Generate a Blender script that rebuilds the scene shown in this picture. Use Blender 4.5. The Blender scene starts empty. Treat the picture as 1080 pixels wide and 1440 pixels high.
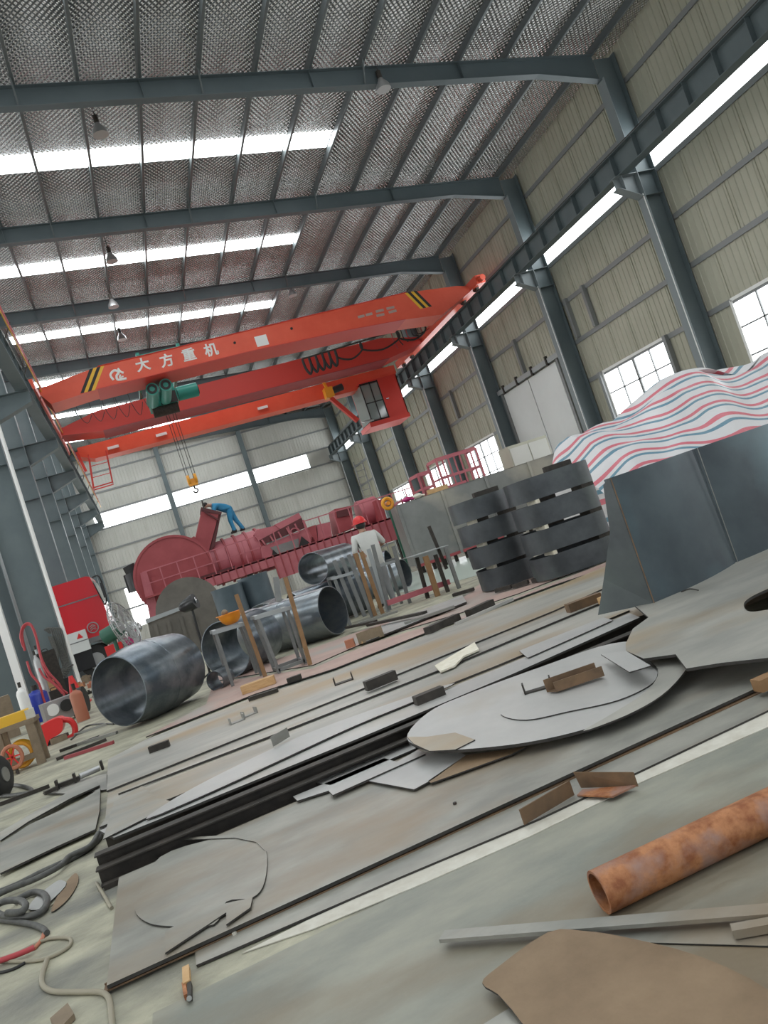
import bpy, bmesh, math, random
from mathutils import Vector, Matrix, noise
random.seed(7)
S = bpy.context.scene
COL = S.collection
V = Vector
# ------------------------------------------------------------------ camera
F_PX, CAM_H = 1110.0, 1.1
YAW, PITCH, ROLL = math.radians(17.3956), math.radians(2.2901), math.radians(18.5886)
fwd = V((math.sin(YAW)*math.cos(PITCH), math.cos(YAW)*math.cos(PITCH), math.sin(PITCH)))
r0 = V((math.cos(YAW), -math.sin(YAW), 0)); d0 = -r0.cross(fwd)
RGT = math.cos(ROLL)*r0 + math.sin(ROLL)*d0
DWN = -math.sin(ROLL)*r0 + math.cos(ROLL)*d0
cd = bpy.data.cameras.new('camera'); cam = bpy.data.objects.new('camera', cd); COL.objects.link(cam)
cd.sensor_fit = 'VERTICAL'; cd.sensor_height = 36; cd.lens = F_PX*36/1440; cd.clip_end = 300; cd.clip_start = .05
M = Matrix((RGT, -DWN, -fwd)).transposed().to_4x4(); M.translation = V((0, 0, CAM_H)); cam.matrix_world = M
S.camera = cam
# ------------------------------------------------------------------ world, exposure
w = bpy.data.worlds.new('overcast_sky'); S.world = w; w.use_nodes = True
w.node_tree.nodes['Background'].inputs[0].default_value = (.86, .93, 1, 1)
w.node_tree.nodes['Background'].inputs[1].default_value = 1.1
S.view_settings.view_transform = 'Standard'; S.view_settings.look = 'None'; S.view_settings.gamma = 1
S.view_settings.use_curve_mapping = False; S.view_settings.exposure = 0.58
PANE_GLOW = 3.2      # daylight behind window panes
ROOF_GLOW = 9.0      # daylight through translucent roof strips
WALL_GLOW = 4.0

def ray(x, y): return RGT*((x-540)/F_PX) + DWN*((y-720)/F_PX) + fwd
O = V((0, 0, CAM_H))
def PZ(x, y, z=0.): d = ray(x, y); return O + d*((z-CAM_H)/d.z)
def PY(x, y, Y): d = ray(x, y); return O + d*(Y/d.y)
def PP(x, y, a, b): d = ray(x, y); return O + d*((a-CAM_H)/(d.z-b*d.y))      # on the tilted plane z = a + b*y
def PX(x, y, X): d = ray(x, y); return O + d*(X/d.x)

# ------------------------------------------------------------------ materials
def mat(name, col, rough=.6, metal=0., col2=None, scale=3., detail=5., bump=0., bscale=40., stretch=(1, 1, 1), emit=0., spec=.5, col3=None, c3=.62, spread=(.35, .65), coat=0.):
    m = bpy.data.materials.new(name); m.use_nodes = True; nt = m.node_tree; N = nt.nodes; L = nt.links
    b = N['Principled BSDF']; b.inputs['Base Color'].default_value = (*col, 1); b.inputs['Roughness'].default_value = rough
    b.inputs['Metallic'].default_value = metal; b.inputs['Specular IOR Level'].default_value = spec
    b.inputs['Coat Weight'].default_value = coat
    if emit:
        b.inputs['Emission Color'].default_value = (*col, 1); b.inputs['Emission Strength'].default_value = emit
    if col2 or bump:
        tc = N.new('ShaderNodeTexCoord'); mp = N.new('ShaderNodeMapping'); mp.inputs['Scale'].default_value = stretch
        geo = N.new('ShaderNodeNewGeometry'); L.new(geo.outputs['Position'], mp.inputs['Vector'])
    if col2:
        n = N.new('ShaderNodeTexNoise'); n.inputs['Scale'].default_value = scale; n.inputs['Detail'].default_value = detail
        n.inputs['Roughness'].default_value = .62
        L.new(mp.outputs[0], n.inputs['Vector'])
        r = N.new('ShaderNodeValToRGB'); L.new(n.outputs['Fac'], r.inputs[0])
        r.color_ramp.elements[0].position = spread[0]; r.color_ramp.elements[0].color = (*col, 1)
        r.color_ramp.elements[1].position = spread[1]; r.color_ramp.elements[1].color = (*col2, 1)
        out = r.outputs[0]
        if col3:
            n2 = N.new('ShaderNodeTexNoise'); n2.inputs['Scale'].default_value = scale*.45; n2.inputs['Detail'].default_value = 8
            mp2 = N.new('ShaderNodeMapping'); mp2.inputs['Location'].default_value = (7.3, 3.1, 9.7); mp2.inputs['Scale'].default_value = stretch
            L.new(geo.outputs['Position'], mp2.inputs['Vector']); L.new(mp2.outputs[0], n2.inputs['Vector'])
            r2 = N.new('ShaderNodeValToRGB'); L.new(n2.outputs['Fac'], r2.inputs[0])
            r2.color_ramp.elements[0].position = c3-.07; r2.color_ramp.elements[1].position = c3+.1
            r2.color_ramp.elements[0].color = (0, 0, 0, 1); r2.color_ramp.elements[1].color = (1, 1, 1, 1)
            mx = N.new('ShaderNodeMix'); mx.data_type = 'RGBA'
            L.new(r2.outputs[0], mx.inputs[0]); L.new(out, mx.inputs[6]); mx.inputs[7].default_value = (*col3, 1); out = mx.outputs[2]
        L.new(out, b.inputs['Base Color'])
    if bump:
        n3 = N.new('ShaderNodeTexNoise'); n3.inputs['Scale'].default_value = bscale; n3.inputs['Detail'].default_value = 4
        L.new(mp.outputs[0], n3.inputs['Vector'])
        bp = N.new('ShaderNodeBump'); bp.inputs['Strength'].default_value = bump; bp.inputs['Distance'].default_value = .02
        L.new(n3.outputs['Fac'], bp.inputs['Height']); L.new(bp.outputs[0], b.inputs['Normal'])
    return m

MT = dict(
 concrete=mat('concrete', (.27, .26, .2), .62, col2=(.46, .44, .33), scale=2.4, detail=12, bump=.3, bscale=18, col3=(.17, .17, .15), c3=.58, stretch=(1, 1.7, 1), spread=(.38, .62)),
 green_floor=mat('green_grey_floor', (.205, .215, .185), .5, col2=(.31, .305, .25), scale=2.2, detail=12, bump=.12, bscale=14, col3=(.19, .145, .09), c3=.53, stretch=(.7, 1.6, 1), spread=(.38, .62)),
 pale=mat('pale_joint', (.52, .49, .42), .7, col2=(.62, .6, .53), scale=14),
 plate=mat('rolled_steel_plate', (.3, .295, .27), .42, .2, col2=(.44, .425, .38), scale=1.8, detail=11, col3=(.36, .27, .165), c3=.55, stretch=(.5, 1.6, 1), spread=(.38, .62), bump=.04, bscale=9),
 plate_light=mat('light_steel_plate', (.42, .42, .41), .38, .25, col2=(.52, .51, .49), scale=2, detail=8, col3=(.4, .36, .29), c3=.64),
 plate_front=mat('weathered_steel_plate', (.23, .23, .205), .42, .15, col2=(.36, .35, .31), scale=2.4, detail=11, col3=(.26, .2, .135), c3=.56, stretch=(.7, 1.4, 1), spread=(.38, .62), bump=.04, bscale=9),
 plate_rust=mat('brown_rusted_plate', (.19, .125, .07), .6, .1, col2=(.27, .185, .11), scale=5, detail=8, bump=.06, bscale=30),
 plate_pink=mat('primer_red_plate', (.4, .27, .235), .6, .05, col2=(.48, .34, .29), scale=2.2, detail=8, col3=(.36, .33, .3), c3=.58),
 edge=mat('dark_cut_edge', (.035, .033, .03), .7, .2, col2=(.06, .055, .05), scale=9),
 dark_steel=mat('dark_channel_steel', (.03, .026, .022), .6, .2, col2=(.055, .046, .038), scale=12, detail=6),
 brown_steel=mat('brown_angle_steel', (.14, .09, .055), .62, .25, col2=(.22, .135, .075), scale=10),
 blue_steel=mat('blue_mill_scale_steel', (.052, .066, .08), .4, .4, col2=(.085, .11, .125), scale=1.8, detail=5, col3=(.1, .16, .185), c3=.58),
 dark_scale=mat('dark_mill_scale_band', (.05, .055, .062), .45, .35, col2=(.09, .1, .108), scale=2.5, detail=6, col3=(.1, .12, .115), c3=.58),
 pipe_steel=mat('bright_rolled_steel', (.19, .22, .25), .28, .75, col2=(.33, .35, .36), scale=2.2, detail=6, stretch=(.5, 2, 2)),
 pipe_dark=mat('dark_rolled_steel', (.09, .115, .14), .3, .7, col2=(.28, .305, .33), scale=2.6, detail=6),  # lighter second tone puts the barrel's highlight into the colour
 rust=mat('orange_rust_pipe', (.26, .085, .03), .6, .15, col2=(.46, .2, .085), scale=22, detail=11, bump=.2, bscale=70, col3=(.33, .2, .16), c3=.56, spread=(.36, .6)),
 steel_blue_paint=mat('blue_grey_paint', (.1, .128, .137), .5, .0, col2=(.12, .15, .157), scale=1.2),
 rafter=mat('grey_blue_rafter_paint', (.075, .098, .106), .5, col2=(.088, .112, .12), scale=1.),
 purlin=mat('galvanised_purlin', (.1, .115, .118), .45, .2),
 girt=mat('galvanised_girt', (.24, .25, .25), .5, .2),
 col_front=mat('lit_flange_paint', (.2, .23, .24), .5),  # column paint lightened where light falls on flanges and corbels
 cladding=mat('cream_cladding', (.39, .38, .3), .5, .05, col2=(.43, .42, .335), scale=.6, detail=3),
 cladding_far=mat('grey_white_cladding', (.5, .5, .46), .5, .05, col2=(.54, .535, .5), scale=.5, detail=3),
 crane=mat('crane_orange_red_paint', (.72, .095, .05), .42, col2=(.78, .12, .065), scale=1., spec=.4),
 crane_dark=mat('crane_red_paint', (.62, .05, .035), .45),  # deeper crane red; also the shaded tone of the first girder's underside
 white=mat('white_paint', (.8, .8, .78), .5),
 offwhite=mat('off_white_panel', (.66, .68, .67), .45, col2=(.7, .72, .71), scale=.7),
 black=mat('black_rubber', (.018, .018, .018), .6),
 black_gloss=mat('black_paint', (.02, .02, .022), .3),
 yellow=mat('yellow_paint', (.8, .46, .03), .45),
 hook_yellow=mat('orange_yellow_paint', (.8, .36, .03), .45),
 teal=mat('teal_motor_paint', (.02, .24, .19), .4),
 green=mat('dark_green_paint', (.03, .12, .08), .45),
 maroon=mat('maroon_primer', (.3, .052, .06), .6, col2=(.36, .07, .078), scale=1.6, detail=6),
 maroon_light=mat('pink_maroon_primer', (.42, .11, .135), .55, col2=(.48, .145, .165), scale=2., detail=6),
 maroon_dark=mat('dark_maroon_steel', (.1, .022, .025), .6),
 truck_red=mat('truck_red_paint', (.6, .02, .03), .3, coat=.3),
 truck_grey=mat('truck_grey_plastic', (.16, .165, .17), .5),
 red=mat('bright_red_plastic', (.7, .03, .03), .38),
 orange=mat('orange_plastic', (.85, .3, .015), .4),
 hose_red=mat('red_hose_rubber', (.42, .05, .06), .5),
 hose_grey=mat('grey_hose_rubber', (.06, .06, .057), .55, col2=(.1, .1, .092), scale=30),
 hose_tan=mat('tan_hose', (.3, .27, .2), .55),
 wood=mat('raw_timber', (.5, .3, .13), .65, col2=(.62, .4, .2), scale=9, stretch=(1, 1, 6)),
 wood_dark=mat('old_timber', (.2, .15, .1), .75, col2=(.26, .2, .135), scale=9),
 wood_orange=mat('orange_timber', (.24, .13, .055), .65, col2=(.3, .17, .08), scale=8),
 rack=mat('grey_angle_rack', (.17, .175, .175), .5, .3, col2=(.22, .225, .22), scale=6),
 rack_top=mat('grey_rack_top', (.36, .38, .385), .45, .3),
 mixer=mat('dusty_grey_brown_casing', (.125, .115, .1), .75, col2=(.17, .155, .135), scale=2.5, detail=7),
 tank_teal=mat('blue_grey_tank', (.06, .085, .1), .45, .2, col2=(.09, .12, .14), scale=1.4),
 box_steel=mat('grey_sheet_steel', (.19, .195, .187), .5, .3, col2=(.24, .245, .235), scale=1.6, detail=6, col3=(.36, .34, .29), c3=.6),
 water=mat('pale_green_painted_floor', (.45, .52, .46), .3),
 blue=mat('blue_cylinder_paint', (.02, .04, .33), .35),
 terracotta=mat('terracotta_paint', (.45, .17, .1), .6),
 chrome=mat('bright_metal', (.6, .6, .6), .25, .9),
 alu=mat('dull_aluminium', (.42, .42, .42), .4, .7),
 glass=mat('cab_glass', (.22, .26, .25), .08, .0, spec=.8),
 paper=mat('creased_pale_sheet', (.68, .63, .5), .6, col2=(.78, .74, .63), scale=20, bump=.4, bscale=25),
 skin=mat('skin', (.42, .24, .17), .55), hair=mat('black_hair', (.015, .013, .012), .6),
 shirt_white=mat('white_cotton', (.6, .6, .57), .8, bump=.5, bscale=8), trousers_grey=mat('grey_cotton', (.3, .31, .32), .8),
 cloth_blue=mat('blue_overall', (.03, .22, .42), .8, col2=(.05, .28, .48), scale=6), boot=mat('dark_boot', (.03, .028, .026), .6),
 magenta=mat('magenta_plastic', (.45, .03, .16), .45),
 steel_rod=mat('grey_bar', (.3, .3, .28), .45, .5),
)
def emis(name, col, s):
    m = bpy.data.materials.new(name); m.use_nodes = True; nt = m.node_tree; nt.nodes.clear()
    e = nt.nodes.new('ShaderNodeEmission'); e.inputs[0].default_value = (*col, 1); e.inputs[1].default_value = s
    o = nt.nodes.new('ShaderNodeOutputMaterial'); nt.links.new(e.outputs[0], o.inputs[0]); return m
MT['sky_roof'] = emis('daylit_roof_sheet', (.93, .98, 1), ROOF_GLOW)
MT['sky_wall'] = emis('daylit_wall_sheet', (.93, .98, 1), WALL_GLOW)
MT['pane'] = emis('daylit_window_pane', (.95, .98, 1), PANE_GLOW)
# silver bubble foil under the roof
def foil():
    m = bpy.data.materials.new('silver_insulation_foil'); m.use_nodes = True; nt = m.node_tree; N = nt.nodes; L = nt.links
    b = N['Principled BSDF']; b.inputs['Metallic'].default_value = .9; b.inputs['Roughness'].default_value = .26
    b.inputs['Base Color'].default_value = (.6, .6, .59, 1)
    g = N.new('ShaderNodeNewGeometry'); heights = []
    for sgn in (1, -1):
        mp = N.new('ShaderNodeMapping'); mp.inputs['Rotation'].default_value = (0, 0, math.radians(38*sgn)); L.new(g.outputs['Position'], mp.inputs[0])
        wv = N.new('ShaderNodeTexWave'); wv.inputs['Scale'].default_value = 2.9; wv.inputs['Distortion'].default_value = .6; wv.inputs['Detail'].default_value = 1
        L.new(mp.outputs[0], wv.inputs['Vector']); heights.append(wv.outputs['Fac'])
    nz = N.new('ShaderNodeTexNoise'); nz.inputs['Scale'].default_value = 1.1; nz.inputs['Detail'].default_value = 3; L.new(g.outputs['Position'], nz.inputs['Vector'])
    a = N.new('ShaderNodeMath'); a.operation = 'ADD'; L.new(heights[0], a.inputs[0]); L.new(heights[1], a.inputs[1])
    a2 = N.new('ShaderNodeMath'); a2.operation = 'MULTIPLY_ADD'; L.new(nz.outputs['Fac'], a2.inputs[0]); a2.inputs[1].default_value = 5; L.new(a.outputs[0], a2.inputs[2])
    bp = N.new('ShaderNodeBump'); bp.inputs['Strength'].default_value = .9; bp.inputs['Distance'].default_value = .05
    L.new(a2.outputs[0], bp.inputs['Height']); L.new(bp.outputs[0], b.inputs['Normal'])
    return m
MT['foil'] = foil()
def tarp_mat():
    m = bpy.data.materials.new('red_white_blue_striped_tarpaulin'); m.use_nodes = True; nt = m.node_tree; N = nt.nodes; L = nt.links
    b = N['Principled BSDF']; b.inputs['Roughness'].default_value = .42
    uv = N.new('ShaderNodeUVMap'); uv.uv_map = 'UVMap'; sep = N.new('ShaderNodeSeparateXYZ'); L.new(uv.outputs[0], sep.inputs[0])
    fr = N.new('ShaderNodeMath'); fr.operation = 'FRACT'; L.new(sep.outputs['Y'], fr.inputs[0])
    r = N.new('ShaderNodeValToRGB'); r.color_ramp.interpolation = 'CONSTANT'; L.new(fr.outputs[0], r.inputs[0])
    W, RD, BL = (.66, .65, .66, 1), (.62, .16, .2, 1), (.13, .26, .34, 1)
    e = r.color_ramp.elements; e[0].position = 0; e[0].color = W; e[1].position = .22; e[1].color = RD
    for p, c in ((.42, W), (.6, BL), (.76, W)): k = e.new(p); k.color = c
    n = N.new('ShaderNodeTexNoise'); n.inputs['Scale'].default_value = 7; n.inputs['Detail'].default_value = 6
    g = N.new('ShaderNodeNewGeometry'); L.new(g.outputs['Position'], n.inputs['Vector'])
    bp = N.new('ShaderNodeBump'); bp.inputs['Strength'].default_value = .35; bp.inputs['Distance'].default_value = .06
    L.new(n.outputs['Fac'], bp.inputs['Height']); L.new(bp.outputs[0], b.inputs['Normal']); L.new(r.outputs[0], b.inputs['Base Color'])
    return m
MT['tarp'] = tarp_mat()

# ------------------------------------------------------------------ mesh helpers
ORG = {}
def frame(d, up=V((0, 0, 1))):
    d = d.normalized(); s = d.cross(up)
    if s.length < 1e-4: s = d.cross(V((0, 1, 0)))
    s.normalize(); return d, s, s.cross(d).normalized()
class MB:
    def __init__(self): self.v = []; self.f = []; self.uv = None; self.mi = []; self.cur = 0
    def add(self, vs, fs):
        n = len(self.v); self.v += [V(p) for p in vs]; self.f += [tuple(n+i for i in f) for f in fs]; self.mi += [self.cur]*len(fs); return self
    def m(self, i): self.cur = i; return self
    def box(self, c, s, rz=0, R=None):
        R = R or Matrix.Rotation(rz, 3, 'Z'); c = V(c)
        vs = [c + R @ V((x*s[0]/2, y*s[1]/2, z*s[2]/2)) for z in (-1, 1) for y in (-1, 1) for x in (-1, 1)]
        return self.add(vs, [(0, 2, 3, 1), (4, 5, 7, 6), (0, 1, 5, 4), (2, 6, 7, 3), (0, 4, 6, 2), (1, 3, 7, 5)])
    def span(self, a, b):
        a, b = V(a), V(b); return self.box((a+b)/2, [abs(b[i]-a[i]) for i in range(3)])
    def prof(self, p, q, poly, up=V((0, 0, 1))):
        p, q = V(p), V(q); d, s, u = frame(q-p, V(up)); n = len(poly)
        vs = [e + s*a + u*b for e in (p, q) for a, b in poly]
        return self.add(vs, [tuple(range(n-1, -1, -1)), tuple(range(n, 2*n))] + [(i, (i+1) % n, n+(i+1) % n, n+i) for i in range(n)])
    def bar(self, p, q, w, h, up=V((0, 0, 1))):
        return self.prof(p, q, [(-w/2, -h/2), (w/2, -h/2), (w/2, h/2), (-w/2, h/2)], up)
    def prism(self, pts, vec):
        pts = [V(p) for p in pts]; vec = V(vec); n = len(pts)
        return self.add(pts + [p+vec for p in pts], [tuple(range(n-1, -1, -1)), tuple(range(n, 2*n))] + [(i, (i+1) % n, n+(i+1) % n, n+i) for i in range(n)])
    def lathe(self, p, q, prof, seg=24, close=False):
        p, q = V(p), V(q); d, s, u = frame(q-p); Ln = (q-p).length; vs = []
        for t, r in prof:
            for k in range(seg):
                a = 2*math.pi*k/seg; vs.append(p + d*(t*Ln) + (s*math.cos(a)+u*math.sin(a))*r)
        n = len(prof); fs = []
        for i in range(n if close else n-1):
            j = (i+1) % n
            for k in range(seg): fs.append((i*seg+k, i*seg+(k+1) % seg, j*seg+(k+1) % seg, j*seg+k))
        if not close: fs += [tuple(range(seg-1, -1, -1)), tuple((n-1)*seg+k for k in range(seg))]
        return self.add(vs, fs)
    def cyl(self, p, q, r, seg=16, r2=None): return self.lathe(p, q, [(0, r), (1, r if r2 is None else r2)], seg)
    def pipe(self, p, q, r, t, seg=32): return self.lathe(p, q, [(0, r), (1, r), (1, r-t), (0, r-t)], seg, True)
    def ball(self, c, r, seg=16, sq=(1, 1, 1)):
        c = V(c); n = seg//2; vs = []; fs = []
        for i in range(n+1):
            th = math.pi*i/n
            for k in range(seg):
                a = 2*math.pi*k/seg; vs.append(c + V((math.sin(th)*math.cos(a)*r*sq[0], math.sin(th)*math.sin(a)*r*sq[1], math.cos(th)*r*sq[2])))
        for i in range(n):
            for k in range(seg): fs.append((i*seg+k, (i+1)*seg+k, (i+1)*seg+(k+1) % seg, i*seg+(k+1) % seg))
        return self.add(vs, fs)
    def tube(self, path, r, seg=8, smooth=4, closed=False):
        P = [V(p) for p in path]
        if smooth and len(P) > 2:
            Q = []; n = len(P)
            for i in range(n if closed else n-1):
                a, b, c, d = (P[(i-1) % n], P[i], P[(i+1) % n], P[(i+2) % n]) if closed else (P[max(i-1, 0)], P[i], P[i+1], P[min(i+2, n-1)])
                for k in range(smooth):
                    t = k/smooth; Q.append(.5*((2*b)+(c-a)*t+(2*a-5*b+4*c-d)*t*t+(3*b-a-3*c+d)*t**3))
            if not closed: Q.append(P[-1])
            P = Q
        n = len(P); vs = []; up = V((0, 0, 1)); prev = None
        for i in range(n):
            d = (P[(i+1) % n]-P[i-1]) if closed else (P[min(i+1, n-1)]-P[max(i-1, 0)])
            if d.length < 1e-9: d = V((1, 0, 0))
            d.normalize()
            if prev is None: _, s, u = frame(d)
            else:
                s = prev - d*prev.dot(d)
                s = s.normalized() if s.length > 1e-6 else frame(d)[1]
                u = s.cross(d)
            prev = s
            for k in range(seg):
                a = 2*math.pi*k/seg; vs.append(P[i] + (s*math.cos(a)+u*math.sin(a))*r)
        fs = [(i*seg+k, i*seg+(k+1) % seg, ((i+1) % n)*seg+(k+1) % seg, ((i+1) % n)*seg+k) for i in range(n if closed else n-1) for k in range(seg)]
        if not closed: fs += [tuple(range(seg-1, -1, -1)), tuple((n-1)*seg+k for k in range(seg))]
        return self.add(vs, fs)
    def build(self, name, m, parent=None, smooth=False, origin=None, **kw):
        if parent is not None: org = ORG[parent.name]
        elif origin is not None: org = V(origin)
        else:
            lo = [min(p[i] for p in self.v) for i in range(3)]; hi = [max(p[i] for p in self.v) for i in range(3)]
            org = V(((lo[0]+hi[0])/2, (lo[1]+hi[1])/2, lo[2]))
        me = bpy.data.meshes.new(name); me.from_pydata([p-org for p in self.v], [], self.f)
        for x in (m if isinstance(m, (list, tuple)) else [m]): me.materials.append(MT[x])
        if isinstance(m, (list, tuple)):
            me.polygons.foreach_set('material_index', self.mi)
        bm = bmesh.new(); bm.from_mesh(me); bmesh.ops.recalc_face_normals(bm, faces=bm.faces); bm.to_mesh(me); bm.free()
        if smooth:
            me.polygons.foreach_set('use_smooth', [True]*len(me.polygons)); me.set_sharp_from_angle(angle=math.radians(40))
        o = bpy.data.objects.new(name, me); COL.objects.link(o); ORG[o.name] = org
        if parent is not None: o.parent = parent
        else: o.location = org
        return tag(o, **kw)
def tag(o, label=None, cat=None, group=None, kind=None):
    if label: o['label'] = label
    if cat: o['category'] = cat
    if group: o['group'] = group
    if kind: o['kind'] = kind
    return o
def thing(name, label, cat, loc, group=None, kind=None, parent=None):
    o = bpy.data.objects.new(name, None); COL.objects.link(o); o.location = V(loc); o.empty_display_size = .2
    if parent is not None: o.parent = parent; o.location = V(loc)-ORG[parent.name]
    ORG[o.name] = V(loc); return tag(o, label, cat, group, kind)
def copy_at(src, delta, parent=None, **kw):
    o = src.copy(); COL.objects.link(o); o.location = src.location + V(delta)
    if parent is not None: o.parent = parent
    ORG[o.name] = ORG[src.name] + V(delta)
    return tag(o, **kw)
def Hsec(w, h, tf=.016, tw=.01): return [(-w/2, -h/2), (w/2, -h/2), (w/2, -h/2+tf), (tw/2, -h/2+tf), (tw/2, h/2-tf), (w/2, h/2-tf), (w/2, h/2), (-w/2, h/2), (-w/2, h/2-tf), (-tw/2, h/2-tf), (-tw/2, -h/2+tf), (-w/2, -h/2+tf)]
def Csec(w, h, t=.008): return [(0, -h/2), (w, -h/2), (w, -h/2+t), (t, -h/2+t), (t, h/2-t), (w, h/2-t), (w, h/2), (0, h/2)]
def Lsec(w, h, t=.008): return [(0, 0), (w, 0), (w, t), (t, t), (t, h), (0, h)]
def poly_plate(loops, z, t, tilt=None):
    """flat plate with holes: loops of (x, y); first is the outline. z may be a function of (x,y)"""
    bm = bmesh.new(); ed = []
    for lp in loops:
        vs = [bm.verts.new((p[0], p[1], 0)) for p in lp]
        ed += [bm.edges.new((vs[i], vs[(i+1) % len(vs)])) for i in range(len(vs))]
    bmesh.ops.triangle_fill(bm, use_beauty=True, edges=ed)
    bm.verts.index_update(); vs = [v.co.copy() for v in bm.verts]; fs = [tuple(v.index for v in f.verts) for f in bm.faces]
    bm.free(); n = len(vs); zz = z if callable(z) else (lambda x, y: z)
    b = MB(); b.v = [V((p.x, p.y, zz(p.x, p.y))) for p in vs] + [V((p.x, p.y, zz(p.x, p.y)-t)) for p in vs]
    b.f = list(fs) + [tuple(n+i for i in reversed(f)) for f in fs]; b.mi = [0]*len(b.f); k = 0
    for lp in loops:
        m_ = len(lp)
        for i in range(m_): b.f.append((k+i, k+(i+1) % m_, n+k+(i+1) % m_, n+k+i)); b.mi.append(1)
        k += m_
    return b
def px_plate(name, m, pts, z, t, label, cat='steel plate', holes=(), tilt=None, edge='edge', group=None, ymax=99., plane=None):
    at = (lambda q: PP(*q, *plane)) if plane else (lambda q: PZ(*q, z))
    if plane: tilt = lambda x, y: plane[0]+plane[1]*y
    lo = [(p.x, min(p.y, ymax)) for p in map(at, pts)]
    hs = [[(p.x, p.y) for p in map(at, h)] for h in holes]
    return poly_plate([lo]+hs, tilt or z, t).build(name, [m, edge], label=label, cat=cat, group=group)
def smoothpx(pts, k=5, closed=True):
    out = []; n = len(pts)
    for i in range(n if closed else n-1):
        a, b, c, d = [V((*pts[(i+j) % n], 0)) for j in (-1, 0, 1, 2)] if closed else [V((*pts[min(max(i+j, 0), n-1)], 0)) for j in (-1, 0, 1, 2)]
        for s in range(k):
            t = s/k; p = .5*((2*b)+(c-a)*t+(2*a-5*b+4*c-d)*t*t+(3*b-a-3*c+d)*t**3); out.append((p.x, p.y))
    if not closed: out.append(tuple(pts[-1]))
    return out

# ================================================================== SETTING
BAY = 6.6; YK = [18.5+BAY*k for k in range(-4, 7)]
XW, XLW, YB, YF, XR = 16.95, -10.0, 58.6, -13.0, -3.2
def zraf(x): return 13.4-.08*x if x >= XR else 13.4-.08*XR-.08*(XR-x)
def zroof(x): return zraf(x)+.74
# floor -------------------------------------------------------------
fl = MB().span((XLW, YF, -.3), (XW+.1, YB+.1, 0)).build('floor', 'concrete', kind='structure', label='grey stained concrete workshop floor')
# green-grey coated floor bay in front of the plates
fz = poly_plate([[(-.42, -6), (9, -6), (9, 2.62), (-.36, 2.62)]], .0015, .001)
fz.build('coated_floor_bay', ['green_floor', 'green_floor'], fl, kind='structure')
def px_on_floor(name, m, pts, z, t=.001):
    return poly_plate([[(p.x, p.y) for p in (PZ(*q, z) for q in pts)]], z, t).build(name, [m, m], fl)
px_on_floor('floor_joint', 'pale', [(340, 1340), (430, 1295), (560, 1236), (740, 1160), (900, 1082), (1080, 1000), (1120, 982), (1120, 1002), (1080, 1022), (905, 1098), (745, 1176), (600, 1240), (440, 1306)], .0045, .003)
px_on_floor('painted_floor_strip', 'water', [(540, 838), (575, 806), (705, 766), (735, 790), (640, 818)], .004)
# ceiling -----------------------------------------------------------
ceil = MB()
for x0, x1 in ((XR, XW+.1), (XLW, XR)):
    ceil.prism([(x0, YF, zroof(x0)), (x1, YF, zroof(x1)), (x1, YF, zroof(x1)+.12), (x0, YF, zroof(x0)+.12)], (0, YB-YF+.1, 0))
ceil = ceil.build('ceiling', 'foil', kind='structure', label='silver foil insulated pitched metal roof lining', origin=(0, 0, 0))
PUR = [.53+1.42*k for k in range(-2, 12)]
pur_x = PUR + [-3.8-1.42*k for k in range(5)]
for x in pur_x:
    if x > XW-.3: continue
    MB().prof((x, YF+.05, zraf(x)+.62), (x, YB-.05, zraf(x)+.62), Csec(.07, .2, .012)).build('purlin', 'purlin', ceil)
src = None
for k in range(-5, 6):
    y = 22.0+BAY*k
    segs = [(a, b) for a, b in zip(PUR[:-1], PUR[1:]) if b < 9.7] + [(-8.1, -6.7), (-6.6, -5.3), (-5.2, -3.9)]
    for a, b in segs:
        m_ = MB().add([(a+.02, y-.42, zroof(a+.02)-.003), (b-.02, y-.42, zroof(b-.02)-.003), (b-.02, y+.42, zroof(b-.02)-.003), (a+.02, y+.42, zroof(a+.02)-.003)], [(0, 1, 2, 3)])
        m_.build('skylight_sheet', 'sky_roof', ceil)
# rafters -----------------------------------------------------------
for i, y in enumerate(YK):
    b = MB(); xs = [16.2, 14.2, XR]
    dep = {16.2: .78, 14.2: .5, XR: .5}
    top = lambda x: zraf(x)+.52
    for x0, x1 in zip(xs[:-1], xs[1:]):
        b.prism([(x0, y-.006, top(x0)-dep[x0]), (x1, y-.006, top(x1)-dep[x1]), (x1, y-.006, top(x1)), (x0, y-.006, top(x0))], (0, .012, 0))
        b.bar((x0, y, top(x0)-dep[x0]), (x1, y, top(x1)-dep[x1]), .24, .016); b.bar((x0, y, top(x0)), (x1, y, top(x1)), .24, .016)
    x0, x1 = XLW+.3, XR
    b.prism([(x0, y-.006, top(x0)-.5), (x1, y-.006, top(x1)-.5), (x1, y-.006, top(x1)), (x0, y-.006, top(x0))], (0, .012, 0))
    b.bar((x0, y, top(x0)-.5), (x1, y, top(x1)-.5), .24, .016); b.bar((x0, y, top(x0)), (x1, y, top(x1)), .24, .016)
    for x in (PUR[1], PUR[4], PUR[7], PUR[10]): b.box((x, y-.06, top(x)-.25), (.012, .11, .46))   # stiffener plates
    rf = b.build('roof_rafter', 'rafter', kind='structure', label='grey-blue steel roof rafter spanning the hall', group='roof rafters')
    for x in (PUR[2], PUR[5], PUR[8]):
        MB().bar((x, y-.02, top(x)-.48), (x, y-.42, top(x)+.1), .04, .04).build('knee_brace', 'purlin', rf)
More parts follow.
